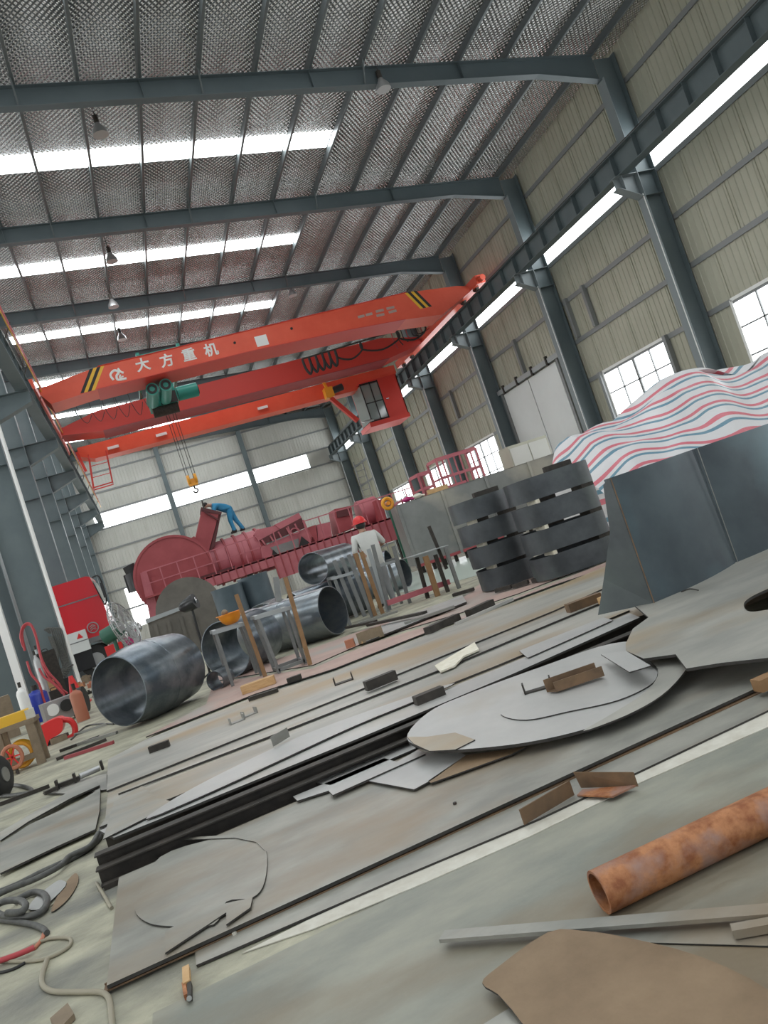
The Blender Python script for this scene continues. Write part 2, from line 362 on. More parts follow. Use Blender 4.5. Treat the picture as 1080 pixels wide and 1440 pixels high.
# right wall ---------------------------------------------------------
wr = MB().span((XW+.05, YF, 0), (XW+.15, YB+.1, zroof(XW)+.1)).build('wall_right', 'cladding', kind='structure', label='cream ribbed cladding wall with horizontal girts and windows', origin=(XW, 0, 0))
SHEETS = {}
def sheet(parent, m, p, w, h, ax):
    """ribbed cladding sheet of width w, height h; ax: +1 wall along Y (right wall), -1 left wall, 0 end wall along X"""
    key = (round(w, 3), round(h, 3), m, ax)
    if key not in SHEETS:
        pr = [(0, 0)]; n = max(2, round(w/.24)); st = w/n
        for k in range(n):
            c = (k+.5)*st; pr += [(c-.03, 0), (c-.015, -.022), (c+.015, -.022), (c+.03, 0)]
        pr += [(w-.012, 0), (w-.006, -.03), (w, 0)]
        vs = []
        for z in (0, h):
            for a, d in pr:
                vs.append((d, a, z) if ax == 1 else ((-d, a, z) if ax == -1 else (a, d, z)))
        q = len(pr); me = bpy.data.meshes.new('wall_sheet'); me.from_pydata(vs, [], [(i, i+1, q+i+1, q+i) for i in range(q-1)]); me.materials.append(MT[m]); SHEETS[key] = me
    o = bpy.data.objects.new('wall_sheet', SHEETS[key]); COL.objects.link(o); o.parent = parent; o.location = V(p) - ORG[parent.name]; return o
GZ = [1.2, 4.5, 6.0, 7.5, 9.0, 10.5, 11.75]
wn = 0
def window(y0, y1, z0, z1, x, side, label, nc=4, nr=4):
    global wn; wn += 1
    t = thing('window_%d' % wn, label, 'window', (x, (y0+y1)/2, z0), kind='structure')
    s = side
    fr = MB(); 
    for a, b in (((y0, z0), (y1, z0)), ((y0, z1), (y1, z1)), ((y0, z0), (y0, z1)), ((y1, z0), (y1, z1))):
        fr.bar((x-.03*s, a[0], a[1]), (x-.03*s, b[0], b[1]), .09, .09, up=V((1, 0, 0)))
    fr.build('window_frame', 'white', t)
    pw, ph = (y1-y0)/nc, (z1-z0)/nr
    for i in range(nc):
        for j in range(nr):
            MB().span((x+.0*s, y0+i*pw+.01, z0+j*ph+.01), (x+.01*s, y0+(i+1)*pw-.01, z0+(j+1)*ph-.01)).build('pane', 'pane', t)
    for i in range(1, nc):
        wd = .11 if i == nc//2 else .045
        MB().bar((x-.03*s, y0+i*pw, z0), (x-.03*s, y0+i*pw, z1), wd, .05, up=V((1, 0, 0))).build('mullion', 'girt', t)
    for j in range(1, nr):
        MB().bar((x-.03*s, y0, z0+j*ph), (x-.03*s, y1, z0+j*ph), .045, .05, up=V((1, 0, 0))).build('glazing_bar', 'girt', t)
    return t
SW = BAY/6
names = {3: 'steel window nearest the striped tarpaulin end of the wall', 4: 'steel window directly above the striped tarpaulin pile', 6: 'steel window beyond the white sliding doors', 7: 'steel window second beyond the white sliding doors', 8: 'steel window third beyond the white sliding doors', 9: 'steel window in the last bay before the end wall'}
for k in range(len(YK)-1):
    y0 = YK[k]
    for j in range(6):
        y = y0+j*SW
        sheet(wr, 'cladding', (XW, y, 4.5), SW, 4.5, 1)
        sheet(wr, 'cladding', (XW, y, 10.5), SW, zroof(XW)-10.5, 1)
    if k == 5:                                   # bay of the sliding doors
        sheet(wr, 'cladding', (XW, y0, 0), .95, 4.5, 1); sheet(wr, 'cladding', (XW, y0+.95, 0), .6, 4.5, 1)
        sheet(wr, 'cladding', (XW, y0+6.0, 0), .6, 4.5, 1)
    else:
        sheet(wr, 'cladding', (XW, y0, 0), .95, 4.5, 1); sheet(wr, 'cladding', (XW, y0+.95, 0), .95, 4.5, 1)
        sheet(wr, 'cladding', (XW, y0+5.5, 0), 1.1, 4.5, 1); sheet(wr, 'cladding', (XW, y0+1.9, 0), 3.6, 1.2, 1)
        window(y0+1.9, y0+5.5, 1.2, 4.46, XW, 1, names.get(k, 'steel window in the wall behind the photographer'))
    for j in range(6):
        y = y0+j*SW
        MB().span((XW-.01, y+.015, 9.03), (XW, y+SW-.015, 10.48)).build('skylight_sheet', 'sky_wall', wr)
    for z in GZ:
        if k == 5 and z in (1.2, 4.5): continue
        MB().prof((XW-.02, y0+.06, z), (XW-.02, y0+BAY-.06, z), Csec(.16, .06, .01), up=V((1, 0, 0))).build('girt', 'girt', wr)
    MB().bar((XW-.09, y0+.32, 0), (XW-.09, y0+.32, 4.5), .08, .12).build('girt_post', 'girt', wr)
for y, za, zb_ in ((23.4, 6.0, 7.5), (24.6, 6.0, 7.5), (29.0, 6.0, 7.5), (36.6, 6.0, 7.5), (26.35, 0, 6), (31.4, 0, 6), (24.1, 1.2, 4.5), (20.3, 1.2, 4.5), (13.7, 1.2, 4.5)):
    MB().bar((XW-.1, y, za), (XW-.1, y, zb_), .16, .14).build('girt_post', 'girt', wr)
# sliding doors
dr = thing('door_1', 'pair of tall white sliding doors in the cladding wall', 'door', (XW-.1, 28.9, 0), kind='structure')
for a, b in ((26.55, 28.87), (28.93, 31.3)):
    d = MB().span((XW-.12, a, .03), (XW-.06, b, 5.72)).build('door_leaf', 'offwhite', dr)
    MB().span((XW-.128, a+.02, 1.98), (XW-.12, b-.02, 2.02)).build('seam', 'girt', d)
tr = MB().span((XW-.26, 25.3, 5.78), (XW-.02, 31.6, 5.98)).build('door_track', 'rack_top', dr)
for y in (26.9, 28.2, 29.6, 30.9): MB().span((XW-.3, y-.05, 5.7), (XW-.2, y+.05, 6.08)).build('hanger', 'dark_steel', tr)
# columns ------------------------------------------------------------
def right_column(y, lab):
    t = thing('column', lab, 'column', (16.5, y, 0), group='steel columns along the cladding wall', kind='structure')
    zt = zraf(16.2)+.52
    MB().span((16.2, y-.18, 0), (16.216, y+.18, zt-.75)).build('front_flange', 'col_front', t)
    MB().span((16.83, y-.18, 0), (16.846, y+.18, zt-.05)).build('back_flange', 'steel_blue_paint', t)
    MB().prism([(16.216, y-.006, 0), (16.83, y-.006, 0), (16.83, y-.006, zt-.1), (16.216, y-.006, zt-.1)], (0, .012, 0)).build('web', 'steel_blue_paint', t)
    c = MB(); c.prism([(16.2, y-.006, 8.22), (15.45, y-.006, 8.6), (15.45, y-.006, 8.93), (16.2, y-.006, 8.93)], (0, .012, 0))
    c.bar((16.2, y, 8.22), (15.45, y, 8.6), .3, .016); c.bar((16.2, y, 8.93), (15.45, y, 8.93), .34, .018); c.span((15.68, y-.14, 8.5), (15.7, y+.14, 8.93))
    c.build('corbel', 'col_front', t)
    for z in (8.22, 8.93): MB().span((16.216, y-.17, z-.008), (16.83, y+.17, z+.008)).build('stiffener', 'steel_blue_paint', t)
    MB().cyl((16.19, y-.12, .2), (16.19, y-.12, 8.3), .018, 6).build('conduit', 'white', t)
ords = ['', '', '', '', 'beside the tarpaulin pile', 'between the tarpaulin window and the sliding doors', 'on the far side of the sliding doors', 'second past the sliding doors', 'third past the sliding doors', 'fourth past the sliding doors', 'in the corner at the end wall']
for k, y in enumerate(YK): right_column(y, 'blue-grey steel H column ' + (ords[k] or 'of the cladding wall behind the photographer'))
def left_column(y, lab):
    t = thing('column', lab, 'column', (-3.2, y, 0), group='inner row of steel columns', kind='structure')
    zt = zraf(-3.2)
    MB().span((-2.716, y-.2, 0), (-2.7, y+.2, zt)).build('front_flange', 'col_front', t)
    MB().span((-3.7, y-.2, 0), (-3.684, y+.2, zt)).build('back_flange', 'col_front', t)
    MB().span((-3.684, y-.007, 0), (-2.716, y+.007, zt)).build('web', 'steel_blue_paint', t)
    c = MB(); c.prism([(-2.7, y-.006, 8.15), (-1.55, y-.006, 8.55), (-1.55, y-.006, 8.93), (-2.7, y-.006, 8.93)], (0, .012, 0))
    c.bar((-2.7, y, 8.15), (-1.55, y, 8.55), .34, .016); c.bar((-2.7, y, 8.93), (-1.55, y, 8.93), .36, .018)
    c.build('corbel', 'steel_blue_paint', t)
    for z in (6.9, 8.15, 8.93): MB().span((-3.684, y-.19, z-.008), (-2.716, y+.19, z+.008)).build('stiffener', 'steel_blue_paint', t)
    return t
lo = {4: 'nearest the photographer with the white post in front', 5: 'with the white downpipe and hanging hoses', 6: 'just behind the red truck cab', 7: 'second behind the red truck cab', 8: 'third behind the red truck cab', 9: 'fourth behind the red truck cab', 10: 'standing in front of the end wall'}
for k, y in enumerate(YK):
    c = left_column(y, 'blue-grey inner row column ' + lo.get(k, 'behind the photographer'))
    if k == 5:
        MB().tube([(-2.62, y-.24, z) for z in (0.05, 4, 8.2)], .055, 10, 0).build('downpipe', 'white', c)
# crane runway girders -----------------------------------------------
def runway(x, face, lab):
    t = thing('crane_runway_girder', lab, 'girder', (x, 22, 8.95), kind='structure')
    MB().span((x-.006, YF+.3, 8.96), (x+.006, 58.2, 9.6)).build('web', 'steel_blue_paint', t)
    for z in (8.955, 9.6): MB().span((x-.18, YF+.3, z-.01), (x+.18, 58.2, z+.01)).build('flange', 'steel_blue_paint', t)
    MB().span((x-.035, YF+.3, 9.61), (x+.035, 58.2, 9.72)).build('rail', 'dark_steel', t)
    s0 = MB().span((x-.17, -.006, 8.97), (x+.17, .006, 9.59)).build('stiffener', 'steel_blue_paint', t)
    y = 58.1
    s0.location.y += y
    while y > 2: y -= 1.1; copy_at(s0, (0, y-58.1, 0), t)
    return t
runway(15.75, -1, 'blue-grey crane runway girder with rail along the cladding wall')
lg = runway(-1.72, 1, 'blue-grey crane runway girder on the inner column row')
for dz, dx, m in ((.62, .34, 'hose_red'), (.5, .34, 'hose_red'), (.38, .34, 'hose_red'), (.26, .34, 'yellow')):
    MB().bar((-1.72+dx, 6, 9.6+dz), (-1.72+dx, 57.5, 9.6+dz), .03, .04).build('conductor_bar', m, lg)
for y in [6.5+3.3*i for i in range(16)]:
    MB().bar((-1.72, y, 9.62), (-1.34, y, 10.26), .04, .03).build('bar_bracket', 'dark_steel', lg)
# end wall ------------------------------------------------------------
wb = MB().span((XLW, YB, 0), (XW+.1, YB+.1, 14.6)).build('wall_back', 'cladding_far', kind='structure', label='pale grey cladding end wall with a band of daylight', origin=(0, YB, 0))
x = XLW+.1
while x < XW-.1:
    sheet(wb, 'cladding_far', (x, YB-.03, 0), 1.1, 8.38, 0); sheet(wb, 'cladding_far', (x, YB-.03, 9.6), 1.1, zroof(max(x, x+1.1))-9.6, 0); x += 1.1
for a, b in ((-2.1, -.5), (-.45, 3.15), (3.55, 6.3), (6.35, 9.2), (9.6, 11.8), (11.85, 13.9)):
    MB().span((a, YB-.03, 8.42), (b, YB-.02, 9.57)).build('skylight_sheet', 'sky_wall', wb)
for z in (2.5, 4.0, 5.45, 6.9, 8.4, 9.6, 11.0, 12.45):
    MB().prof((XLW+.2, YB-.06, z), (16.2, YB-.06, z), Csec(.12, .06, .01), up=V((0, 1, 0))).build('girt', 'girt', wb)
for xx in (3.35, 9.4):
    MB().prof((xx, YB-.3, 0), (xx, YB-.3, zraf(xx)), Hsec(.3, .4), up=V((0, 1, 0))).build('end_post', 'steel_blue_paint', wb)
MB().span((-1.6, YB-.05, 1.2), (1.2, YB-.02, 4.0)).build('skylight_sheet', 'pane', wb)
for xx in (-.7, .3): MB().bar((xx, YB-.07, 1.2), (xx, YB-.07, 4.0), .05, .05).build('mullion', 'girt', wb)
# left wall and the gable behind the photographer, its opening added for sky fill light ------------------
wl = MB().span((XLW-.1, YF, 0), (XLW, YB, zroof(XLW)+.1)).build('wall_left', 'cladding', kind='structure', label='cream cladding wall of the side aisle', origin=(XLW, 0, 0))
for k in range(len(YK)-1):
    y0 = YK[k]
    MB().span((XLW, y0+.3, 9.0), (XLW+.01, y0+BAY-.3, 10.5)).build('skylight_sheet', 'sky_wall', wl)
    MB().span((XLW, y0+1.9, 1.2), (XLW+.01, y0+5.5, 4.4)).build('window_light', 'pane', wl)
    for z in GZ[1:]: MB().prof((XLW+.02, y0+.06, z), (XLW+.02, y0+BAY-.06, z), Csec(-.16, .06, .01), up=V((1, 0, 0))).build('girt', 'girt', wl)
wf = MB(); wf.span((XLW, YF-.1, 0), (-3, YF, 14.6)); wf.span((13, YF-.1, 0), (XW+.1, YF, 14.6)); wf.span((-3, YF-.1, 8), (13, YF, 14.6))
wf.build('wall_front', 'cladding_far', kind='structure', label='gable wall behind the photographer with a gate opening added for sky fill light')
# ================================================================== OVERHEAD CRANE
Y1 = 28.5
cr = thing('overhead_crane', 'orange-red double girder overhead crane spanning the hall', 'crane', (7, 33, 9.72))
def girder(name, Yn, depth, pts, m, parent):
    return MB().prism([(x, Yn, z) for x, z in pts], (0, depth, 0)).build(name, m, parent)
gp = [(-1.45, 9.72), (-1.2, 9.35), (.4, 9.47), (6, 9.5), (10, 9.4), (12.3, 9.28), (13.9, 9.12), (15.4, 9.75), (15.4, 10.0), (14.9, 10.12), (12.7, 10.32), (6.2, 10.28), (.65, 10.25), (-.6, 10.08), (-1.45, 9.95)]
gp = [(x, max(z, 9.76) if (x < -1.4 or x > 15) else z) for x, z in gp]
g1 = girder('girder', Y1, 1.25, gp, 'crane', cr)
MB().prism([(x, Y1-.06, z) for x, z in [(.4, 9.455), (6, 9.485), (10, 9.385), (12.3, 9.265), (12.3, 9.285), (10, 9.405), (6, 9.505), (.4, 9.475)]], (0, 1.5, 0)).build('bottom_flange', 'crane_dark', g1)  # girder underside, its shade put into the darker red
MB().prism([(x, Y1-.05, z) for x, z in [(.65, 10.25), (6.2, 10.28), (12.7, 10.32), (12.7, 10.335), (6.2, 10.295), (.65, 10.265)]], (0, 1.35, 0)).build('top_flange', 'crane_dark', g1)
gp2 = [(-1.45, 9.76), (.2, 9.52), (13.6, 9.45), (15.4, 9.76), (15.4, 10.1), (13.5, 10.5), (.2, 10.42), (-1.45, 10.05)]
g2 = girder('girder', 34.8, 1.3, gp2, 'crane_dark', cr)
MB().prism([(x, 34.72, z) for x, z in [(.2, 9.5), (13.6, 9.43), (13.6, 9.45), (.2, 9.52)]], (0, 1.5, 0)).build('bottom_flange', 'maroon', g2)  # rear girder underside, shade painted by the maroon colour
wk = girder('walkway', 37.1, .9, [(-1.1, 9.2), (-.5, 8.95), (13.8, 8.85), (14.6, 9.2), (14.6, 9.62), (-1.1, 9.62)], 'crane', cr)
for x in (.4, 2.6, 7.5):
    MB().span((x-.25, 37.02, 9.16), (x+.25, 37.1, 9.28)).build('work_lamp', 'white', wk)
for yy0, yy1 in ((28.0, 39.2),):
    for x in (-1.72, 15.75):
        ec = MB().span((x-.2, yy0, 9.85), (x+.2, yy1, 10.2)).build('end_carriage', 'crane', cr)
        for y in (28.6, 30.0, 37.2, 38.6): MB().cyl((x-.06, y, 9.93), (x+.06, y, 9.93), .21, 20).build('wheel', 'dark_steel', ec, smooth=True)
# buffers at the right end
MB().cyl((15.75, 28.0, 10.0), (15.75, 27.75, 10.0), .12, 12).build('buffer', 'crane', cr)
# hazard stripes (parallelograms painted on the web)
def pxpoly(pts, Y): return [PY(*p, Y) for p in pts]
for pts, m in (([(116, 552), (121, 551), (135, 517), (130, 519)], 'black'), ([(121, 551), (125, 550), (139, 516), (135, 517)], 'yellow'), ([(112, 553), (116, 552), (130, 519), (126, 520)], 'yellow')):
    pass
def stripe(x0, m, w=5, lean=13):
    MB().prism(pxpoly([(x0, 553-(x0-115)*.24), (x0+w, 553-(x0+w-115)*.24), (x0+w+lean, 517-(x0+w+lean-135)*.24), (x0+lean, 517-(x0+lean-135)*.24)], Y1-.001), (0, -.004, 0)).build('hazard_stripe', m, g1)
for i, m in enumerate(('black', 'yellow', 'black', 'yellow')): stripe(113+i*5.2, m)
def stripe2(x0, m, w=5):
    MB().prism(pxpoly([(x0, 412-(x0-570)*.2), (x0+w, 412-(x0+w-570)*.2), (x0+w+22, 433-(x0+w+22-597)*.2), (x0+22, 433-(x0+22-597)*.2)], Y1-.001), (0, -.004, 0)).build('hazard_stripe', m, g1)
for i, m in enumerate(('yellow', 'black', 'yellow', 'black')): stripe2(569+i*4.2, m, 4)
def text_mesh(s, p, h, parent, m, name='lettering', rot=(math.pi/2, 0, 0), bold=.0, shear=0):
    cu = bpy.data.curves.new(name, 'FONT'); cu.body = s; cu.size = h; cu.align_x = 'CENTER'; cu.align_y = 'CENTER'; cu.extrude = .002; cu.bevel_depth = bold; cu.shear = shear
    o = bpy.data.objects.new(name, cu); COL.objects.link(o)
    dg = bpy.context.evaluated_depsgraph_get(); me = bpy.data.meshes.new_from_object(o.evaluated_get(dg)); bpy.data.objects.remove(o)
    me.materials.clear(); me.materials.append(MT[m])
    o = bpy.data.objects.new(name, me); COL.objects.link(o); o.parent = parent; o.location = V(p)-ORG[parent.name]; o.rotation_euler = rot; ORG[o.name] = V(p); return o
for ch, p in (('大', (201, 514)), ('方', (235, 508)), ('重', (266, 500)), ('机', (297, 493))):
    text_mesh(ch, PY(*p, Y1-.004), .5, g1, 'white', 'lettering', bold=.014)
# emblem before the lettering: a curled figure of three strokes
ec_ = PY(166, 527, Y1-.003)
em = MB()
em.tube([ec_+V((-.2, 0, -.15)), ec_+V((-.25, 0, .05)), ec_+V((-.08, 0, .18)), ec_+V((.05, 0, .08)), ec_+V((-.06, 0, -.03)), ec_+V((-.05, 0, -.18)), ec_+V((.24, 0, -.2))], .045, 6)
em.tube([ec_+V((.06, 0, .22)), ec_+V((.12, 0, .08)), ec_+V((.2, 0, .02))], .04, 6); em.tube([ec_+V((.08, 0, -.02)), ec_+V((.02, 0, -.12)), ec_+V((.16, 0, -.1))], .03, 6)
em.build('emblem', 'white', g1)
pl = MB().box(PY(368, 479, Y1-.005), (.46, .008, .4)).build('plaque', 'white', g1)
# small faded stencil marks
for (x, y, wd) in ((508, 445, .28), (519, 442, .28), (534, 437, .34), (549, 433, .34), (535, 443, .34), (552, 438, .34)):
    MB().box(PY(x, y, Y1-.004), (wd, .006, .1)).build('stencil_mark', 'plate_pink', g1)
for x, y in ((410, 462), (330, 482)): MB().cyl(PY(x, y, Y1+.01), PY(x, y, Y1-.03), .05, 10).build('bolt_hole', 'black', g1)
# hoist trolley --------------------------------------------------------
tc = PY(235, 558, 31.6)
tr = thing('hoist_trolley', 'teal green hoist trolley', None, (tc.x, 31.6, tc.z-.7), parent=cr)
MB().span((tc.x-.75, 31.0, tc.z-.35), (tc.x+.35, 32.3, tc.z+.1)).build('frame', 'teal', tr)
MB().span((tc.x-.35, 30.93, tc.z-.42), (tc.x+.3, 31.0, tc.z+.02)).build('rope_drum_opening', 'black', tr)
for q in ((214, 545), (233, 539)):
    c = PY(q[0], q[1]+2, 28.95)
    mo = MB().cyl(c, c+V((0, 1.9, 0)), .23, 20).build('motor', 'teal', tr, smooth=True)
    MB().lathe(c+V((0, -.03, 0)), c+V((0, .02, 0)), [(0, .18), (1, .18), (1, .1), (0, .1)], 18, True).build('fan_cover', 'black', tr); MB().cyl(c+V((0, -.02, 0)), c, .085, 12).build('fan_hub', 'teal', tr)
mo = MB().cyl((tc.x+.4, 31.4, tc.z-.05), (tc.x+1.2, 31.4, tc.z-.05), .28, 20).build('motor', 'teal', tr, smooth=True)
MB().cyl((tc.x+1.2, 31.4, tc.z-.05), (tc.x+1.24, 31.4, tc.z-.05), .2, 16).build('fan_cover', 'black', tr)
dm = MB().cyl((tc.x-.7, 31.6, tc.z-.45), (tc.x+.3, 31.6, tc.z-.45), .26, 20).build('rope_drum', 'dark_steel', tr, smooth=True)
for y, z in ((29.3, 10.32), (35.3, 10.47)): MB().span((tc.x-.8, y-.06, z), (tc.x+.8, y+.06, 10.56)).build('wheel_beam', 'teal', tr)
for x in (-.75, .75): MB().span((tc.x+x-.06, 29.3, 10.56), (tc.x+x+.06, 35.3, 10.68)).build('wheel_beam', 'teal', tr)
for x in (-.6, .3): MB().bar((tc.x+x, 31.6, tc.z), (tc.x+x, 31.6, 10.56), .12, .12).build('hanger', 'teal', tr)
# hook block
hk = PY(270, 674, 31.6)
ht = thing('hook_block', 'orange-yellow hook block hanging on wire ropes', 'hook', (hk.x, 31.6, hk.z-.5))
for dx in (-.14, .14):
    MB().cyl((hk.x+dx-.05, 31.6, hk.z), (hk.x+dx+.05, 31.6, hk.z), .2, 18).build('sheave', 'hook_yellow', ht, smooth=True)
MB().box((hk.x, 31.6, hk.z-.12), (.34, .16, .28)).build('body', 'hook_yellow', ht)
MB().tube([(hk.x, 31.6, hk.z-.2), (hk.x, 31.6, hk.z-.36), (hk.x+.1, 31.6, hk.z-.46), (hk.x, 31.6, hk.z-.56), (hk.x-.1, 31.6, hk.z-.47)], .035, 8).build('hook', 'dark_steel', ht, smooth=True)
for dx in (-.18, -.08, .08, .18): MB().cyl((hk.x+dx, 31.6, hk.z), (hk.x+dx, 31.6, tc.z-.72), .012, 6).build('wire_rope', 'dark_steel', ht)
# festoon cables ---------------------------------------------------------
fs = MB()
fa, fb = PY(425, 505, 33.6), PY(600, 452, 33.6)
fest = thing('festoon_cable', None, None, (fa.x, 33.6, fa.z-1), parent=cr)
MB().bar(fa, fb, .06, .06).build('festoon_rail', 'dark_steel', fest)
for i, (t0, t1) in enumerate([(0, .05), (.05, .1), (.1, .15), (.15, .2), (.2, .25), (.25, .45), (.45, .75), (.75, .97)]):
    a = fa.lerp(fb, t0); b = fa.lerp(fb, t1); dpt = .75 if i < 5 else .65
    MB().tube([a, a+V((.02, 0, -dpt*.6)), (a+b)/2+V((0, 0, -dpt)), b+V((-.02, 0, -dpt*.6)), b], .045 if i > 4 else .06, 6).build('cable_loop', 'black', fest)
for i in range(7):
    p = fa.lerp(fb, .7+.04*i); MB().tube([p, p+V((.05, .1, -.4)), p+V((.1+.05*i, .05, -.8+.08*i))], .025, 5).build('cable_loop', 'hose_red' if i % 3 == 0 else 'black', fest)
for i in range(6):
    p = PY(108+i*18, 575-i*4.6, 34.4); MB().tube([p+V((0, 0, .3)), p+V((.05, 0, -.4)), p+V((.25, 0, -.7-.06*i)), p+V((.5, 0, -.4))], .014, 5).build('cable_loop', 'black', fest)
# operator cab -------------------------------------------------------------
cb = thing('operator_cab', 'red operator cab with dark glazing', None, (13.3, 37.5, 6.9), parent=cr)
cx0, cx1, cz0, cz1, cy0, cy1 = 12.35, 14.35, 7.0, 9.0, 36.6, 38.3
MB().span((13.3, cy0, cz0), (cx1, cy0+.05, cz1)).build('door_panel', 'crane_dark', cb)
MB().span((cx1-.05, cy0, cz0), (cx1, cy1, cz1)).build('side_panel', 'crane_dark', cb)
MB().span((cx0, cy1-.05, cz0), (cx1, cy1, cz1)).build('rear_panel', 'crane_dark', cb)
MB().span((cx0, cy0, cz1), (cx1, cy1, cz1+.06)).build('roof', 'crane_dark', cb)
MB().span((cx0-.15, cy0-.1, cz0-.22), (cx1, cy1, cz0)).build('base', 'crane_dark', cb)
for i, (a, b, c, d) in enumerate([(cx0+.05, 12.85, 8.0, cz1-.1), (12.9, 13.28, 8.0, cz1-.1), (cx0+.05, 13.28, cz0+.1, 7.95)]):
    MB().span((a, cy0+.02, c), (b, cy0+.035, d)).build('window_pane', 'glass', cb)
MB().span((cx0, cy0+.05, cz0+.1), (cx0+.015, cy1-.05, cz1-.1)).build('window_pane', 'glass', cb)
for x in (cx0+.02, 12.87, 13.29): MB().bar((x, cy0+.02, cz0), (x, cy0+.02, cz1), .05, .05).build('frame_post', 'black', cb)
for z in (7.97, cz1-.05, cz0+.05): MB().bar((cx0, cy0+.02, z), (13.3, cy0+.02, z), .05, .05).build('frame_rail', 'black', cb)
MB().bar((13.45, cy0-.03, 7.95), (13.6, cy0-.03, 7.95), .03, .05).build('door_handle', 'chrome', cb)
for x in (12.7, 14.0): MB().bar((x, 37.5, 9.0), (x, 37.5, 9.3), .1, .1).build('hanger', 'crane_dark', cb)
a, b = PY(465, 560, 36.9), PY(503, 592, 36.9)
MB().bar(a, b, .22, .2).build('brace', 'crane_dark', cb)
MB().box(PY(517, 592, 36.5), (.5, .5, .06), R=Matrix.Rotation(.3, 3, 'X')).build('foot_plate', 'alu', cb)
ya = PY(462, 553, 36.9)
yt = thing('cable_reel_drive', 'yellow motor unit', None, ya-V((0, 0, .4)), parent=cr)
MB().box(ya, (.42, .5, .5)).build('gearbox', 'hook_yellow', yt)
MB().cyl(ya+V((.2, -.1, .05)), ya+V((.75, -.1, .12)), .17, 14).build('motor', 'black', yt, smooth=True)
MB().bar(ya+V((0, 0, .2)), ya+V((-.1, 0, .75)), .12, .12).build('hanger', 'hook_yellow', yt)
# red ladder cage at the left end
lc = thing('maintenance_cage', None, None, PY(140, 688, 36.6), parent=cr)
c4 = [PY(*p, 36.6) for p in [(124, 640), (149, 634), (158, 678), (131, 686)]]
for a, b in ((0, 3), (1, 2), (2, 3)): MB().bar(c4[a], c4[b], .05, .05).build('rail', 'crane_dark', lc)
for s in (.35, .7):
    MB().bar(c4[0].lerp(c4[3], s), c4[1].lerp(c4[2], s), .03, .03).build('rail', 'crane_dark', lc)
for a, b in ((0, 3), (1, 2)):
    MB().bar(c4[a]+V((0, .6, 0)), c4[b]+V((0, .6, 0)), .05, .05).build('rail', 'crane_dark', lc)
MB().bar(c4[3]+V((0, .6, 0)), c4[2]+V((0, .6, 0)), .05, .05).build('rail', 'crane_dark', lc)
for i in (2, 3): MB().bar(c4[i], c4[i]+V((0, .6, 0)), .05, .05).build('rail', 'crane_dark', lc)
for i in (0, 1): MB().bar(c4[i], V((c4[i].x, 37.2, 9.0)), .05, .05).build('rail', 'crane_dark', lc)
MB().bar(PY(108, 636, 36.9), PY(121, 663, 36.9), .12, .12).build('strut', 'crane_dark', lc)
# high bay lamps ---------------------------------------------------------
def bay_lamp(px, z, lab):
    p = PZ(*px, z); t = thing('high_bay_lamp', lab, 'lamp', p, group='high bay lamps under the roof')
    MB().lathe(p, p+V((0, 0, .34)), [(0, .2), (.35, .18), (.8, .08), (1, .06)], 18).build('lamp_shade', 'alu', t, smooth=True)
    MB().cyl(p+V((0, 0, .3)), p+V((0, 0, .52)), .07, 10).build('ballast', 'dark_steel', t)
    MB().cyl(p+V((0, 0, .5)), (p.x, p.y, zroof(p.x)-.02), .012, 6).build('stem', 'dark_steel', t)
for q, z, lab in (((142, 190), 13.1, 'dull high bay lamp just before the first bright roof strip'), ((158, 368), 13.0, 'dull high bay lamp crossing the second bright roof strip'), ((540, 126), 12.5, 'dull high bay lamp near the plain foil beyond the strip end'), ((160, 432), 12.9, 'high bay lamp close above the third rafter'), ((172, 478), 12.9, 'high bay lamp below the third bright roof strip'), ((412, 416), 12.4, 'high bay lamp past the end of the third bright strip')):
    bay_lamp(q, z, lab)
for q, Y, lab in (((182, 630), 44, 'white flood lamp behind the crane walkway left of the hook'), ((264, 614), 44, 'white flood lamp behind the crane walkway near the end post'), ((338, 590), 44, 'white flood lamp behind the crane walkway right of the hook')):
    p = PY(*q, Y); t = thing('flood_lamp', lab, 'lamp', p)
    MB().lathe(p, p+V((0, 0, .3)), [(0, .3), (.3, .28), (1, .08)], 16).build('lamp_shade', 'white', t, smooth=True)
    MB().cyl(p+V((0, 0, .3)), (p.x, p.y, zroof(p.x)-.02), .014, 6).build('stem', 'dark_steel', t)
# ================================================================== STEEL PLATES ON THE FLOOR
ZP = .14                                            # top of the built-up plate bed
base = poly_plate([[(p.x, p.y) for p in (PZ(*q, ZP-.014) for q in [(146, 1172), (156, 1074), (208, 1043), (470, 950), (600, 897), (780, 830), (960, 757), (1010, 835), (880, 872), (700, 945), (500, 1026), (300, 1110)])]], ZP-.014, ZP-.016)
base.build('floor_plinth', ['plate', 'dark_steel'], kind='structure', label='low steel bed carrying the layout plates')
# front plate on thin packing
fp = [(150, 1386), (500, 1226), (1080, 960), (1200, 905), (1180, 840), (905, 892), (520, 1050), (174, 1190)]
px_plate('steel_plate', 'plate_front', fp, .034, .012, 'large weathered steel plate lying in front of the long channels', ymax=4.045)
a, b = PZ(150, 1392, .0), PZ(1130, 945, .0)
MB().prof(a+V((0, -.0, .011)), b+V((0, 0, .011)), Lsec(.05, .012, .006)).build('edge_angle', 'brown_steel', label='long thin rusty angle along the front plate edge', cat='steel bar')
px_plate('steel_plate', 'plate_front', [(274, 1337), (560, 1208), (760, 1112), (1130, 948), (1130, 975), (760, 1150), (560, 1234), (276, 1357)], .012, .008, 'narrow grey steel strip beside the pale floor joint')
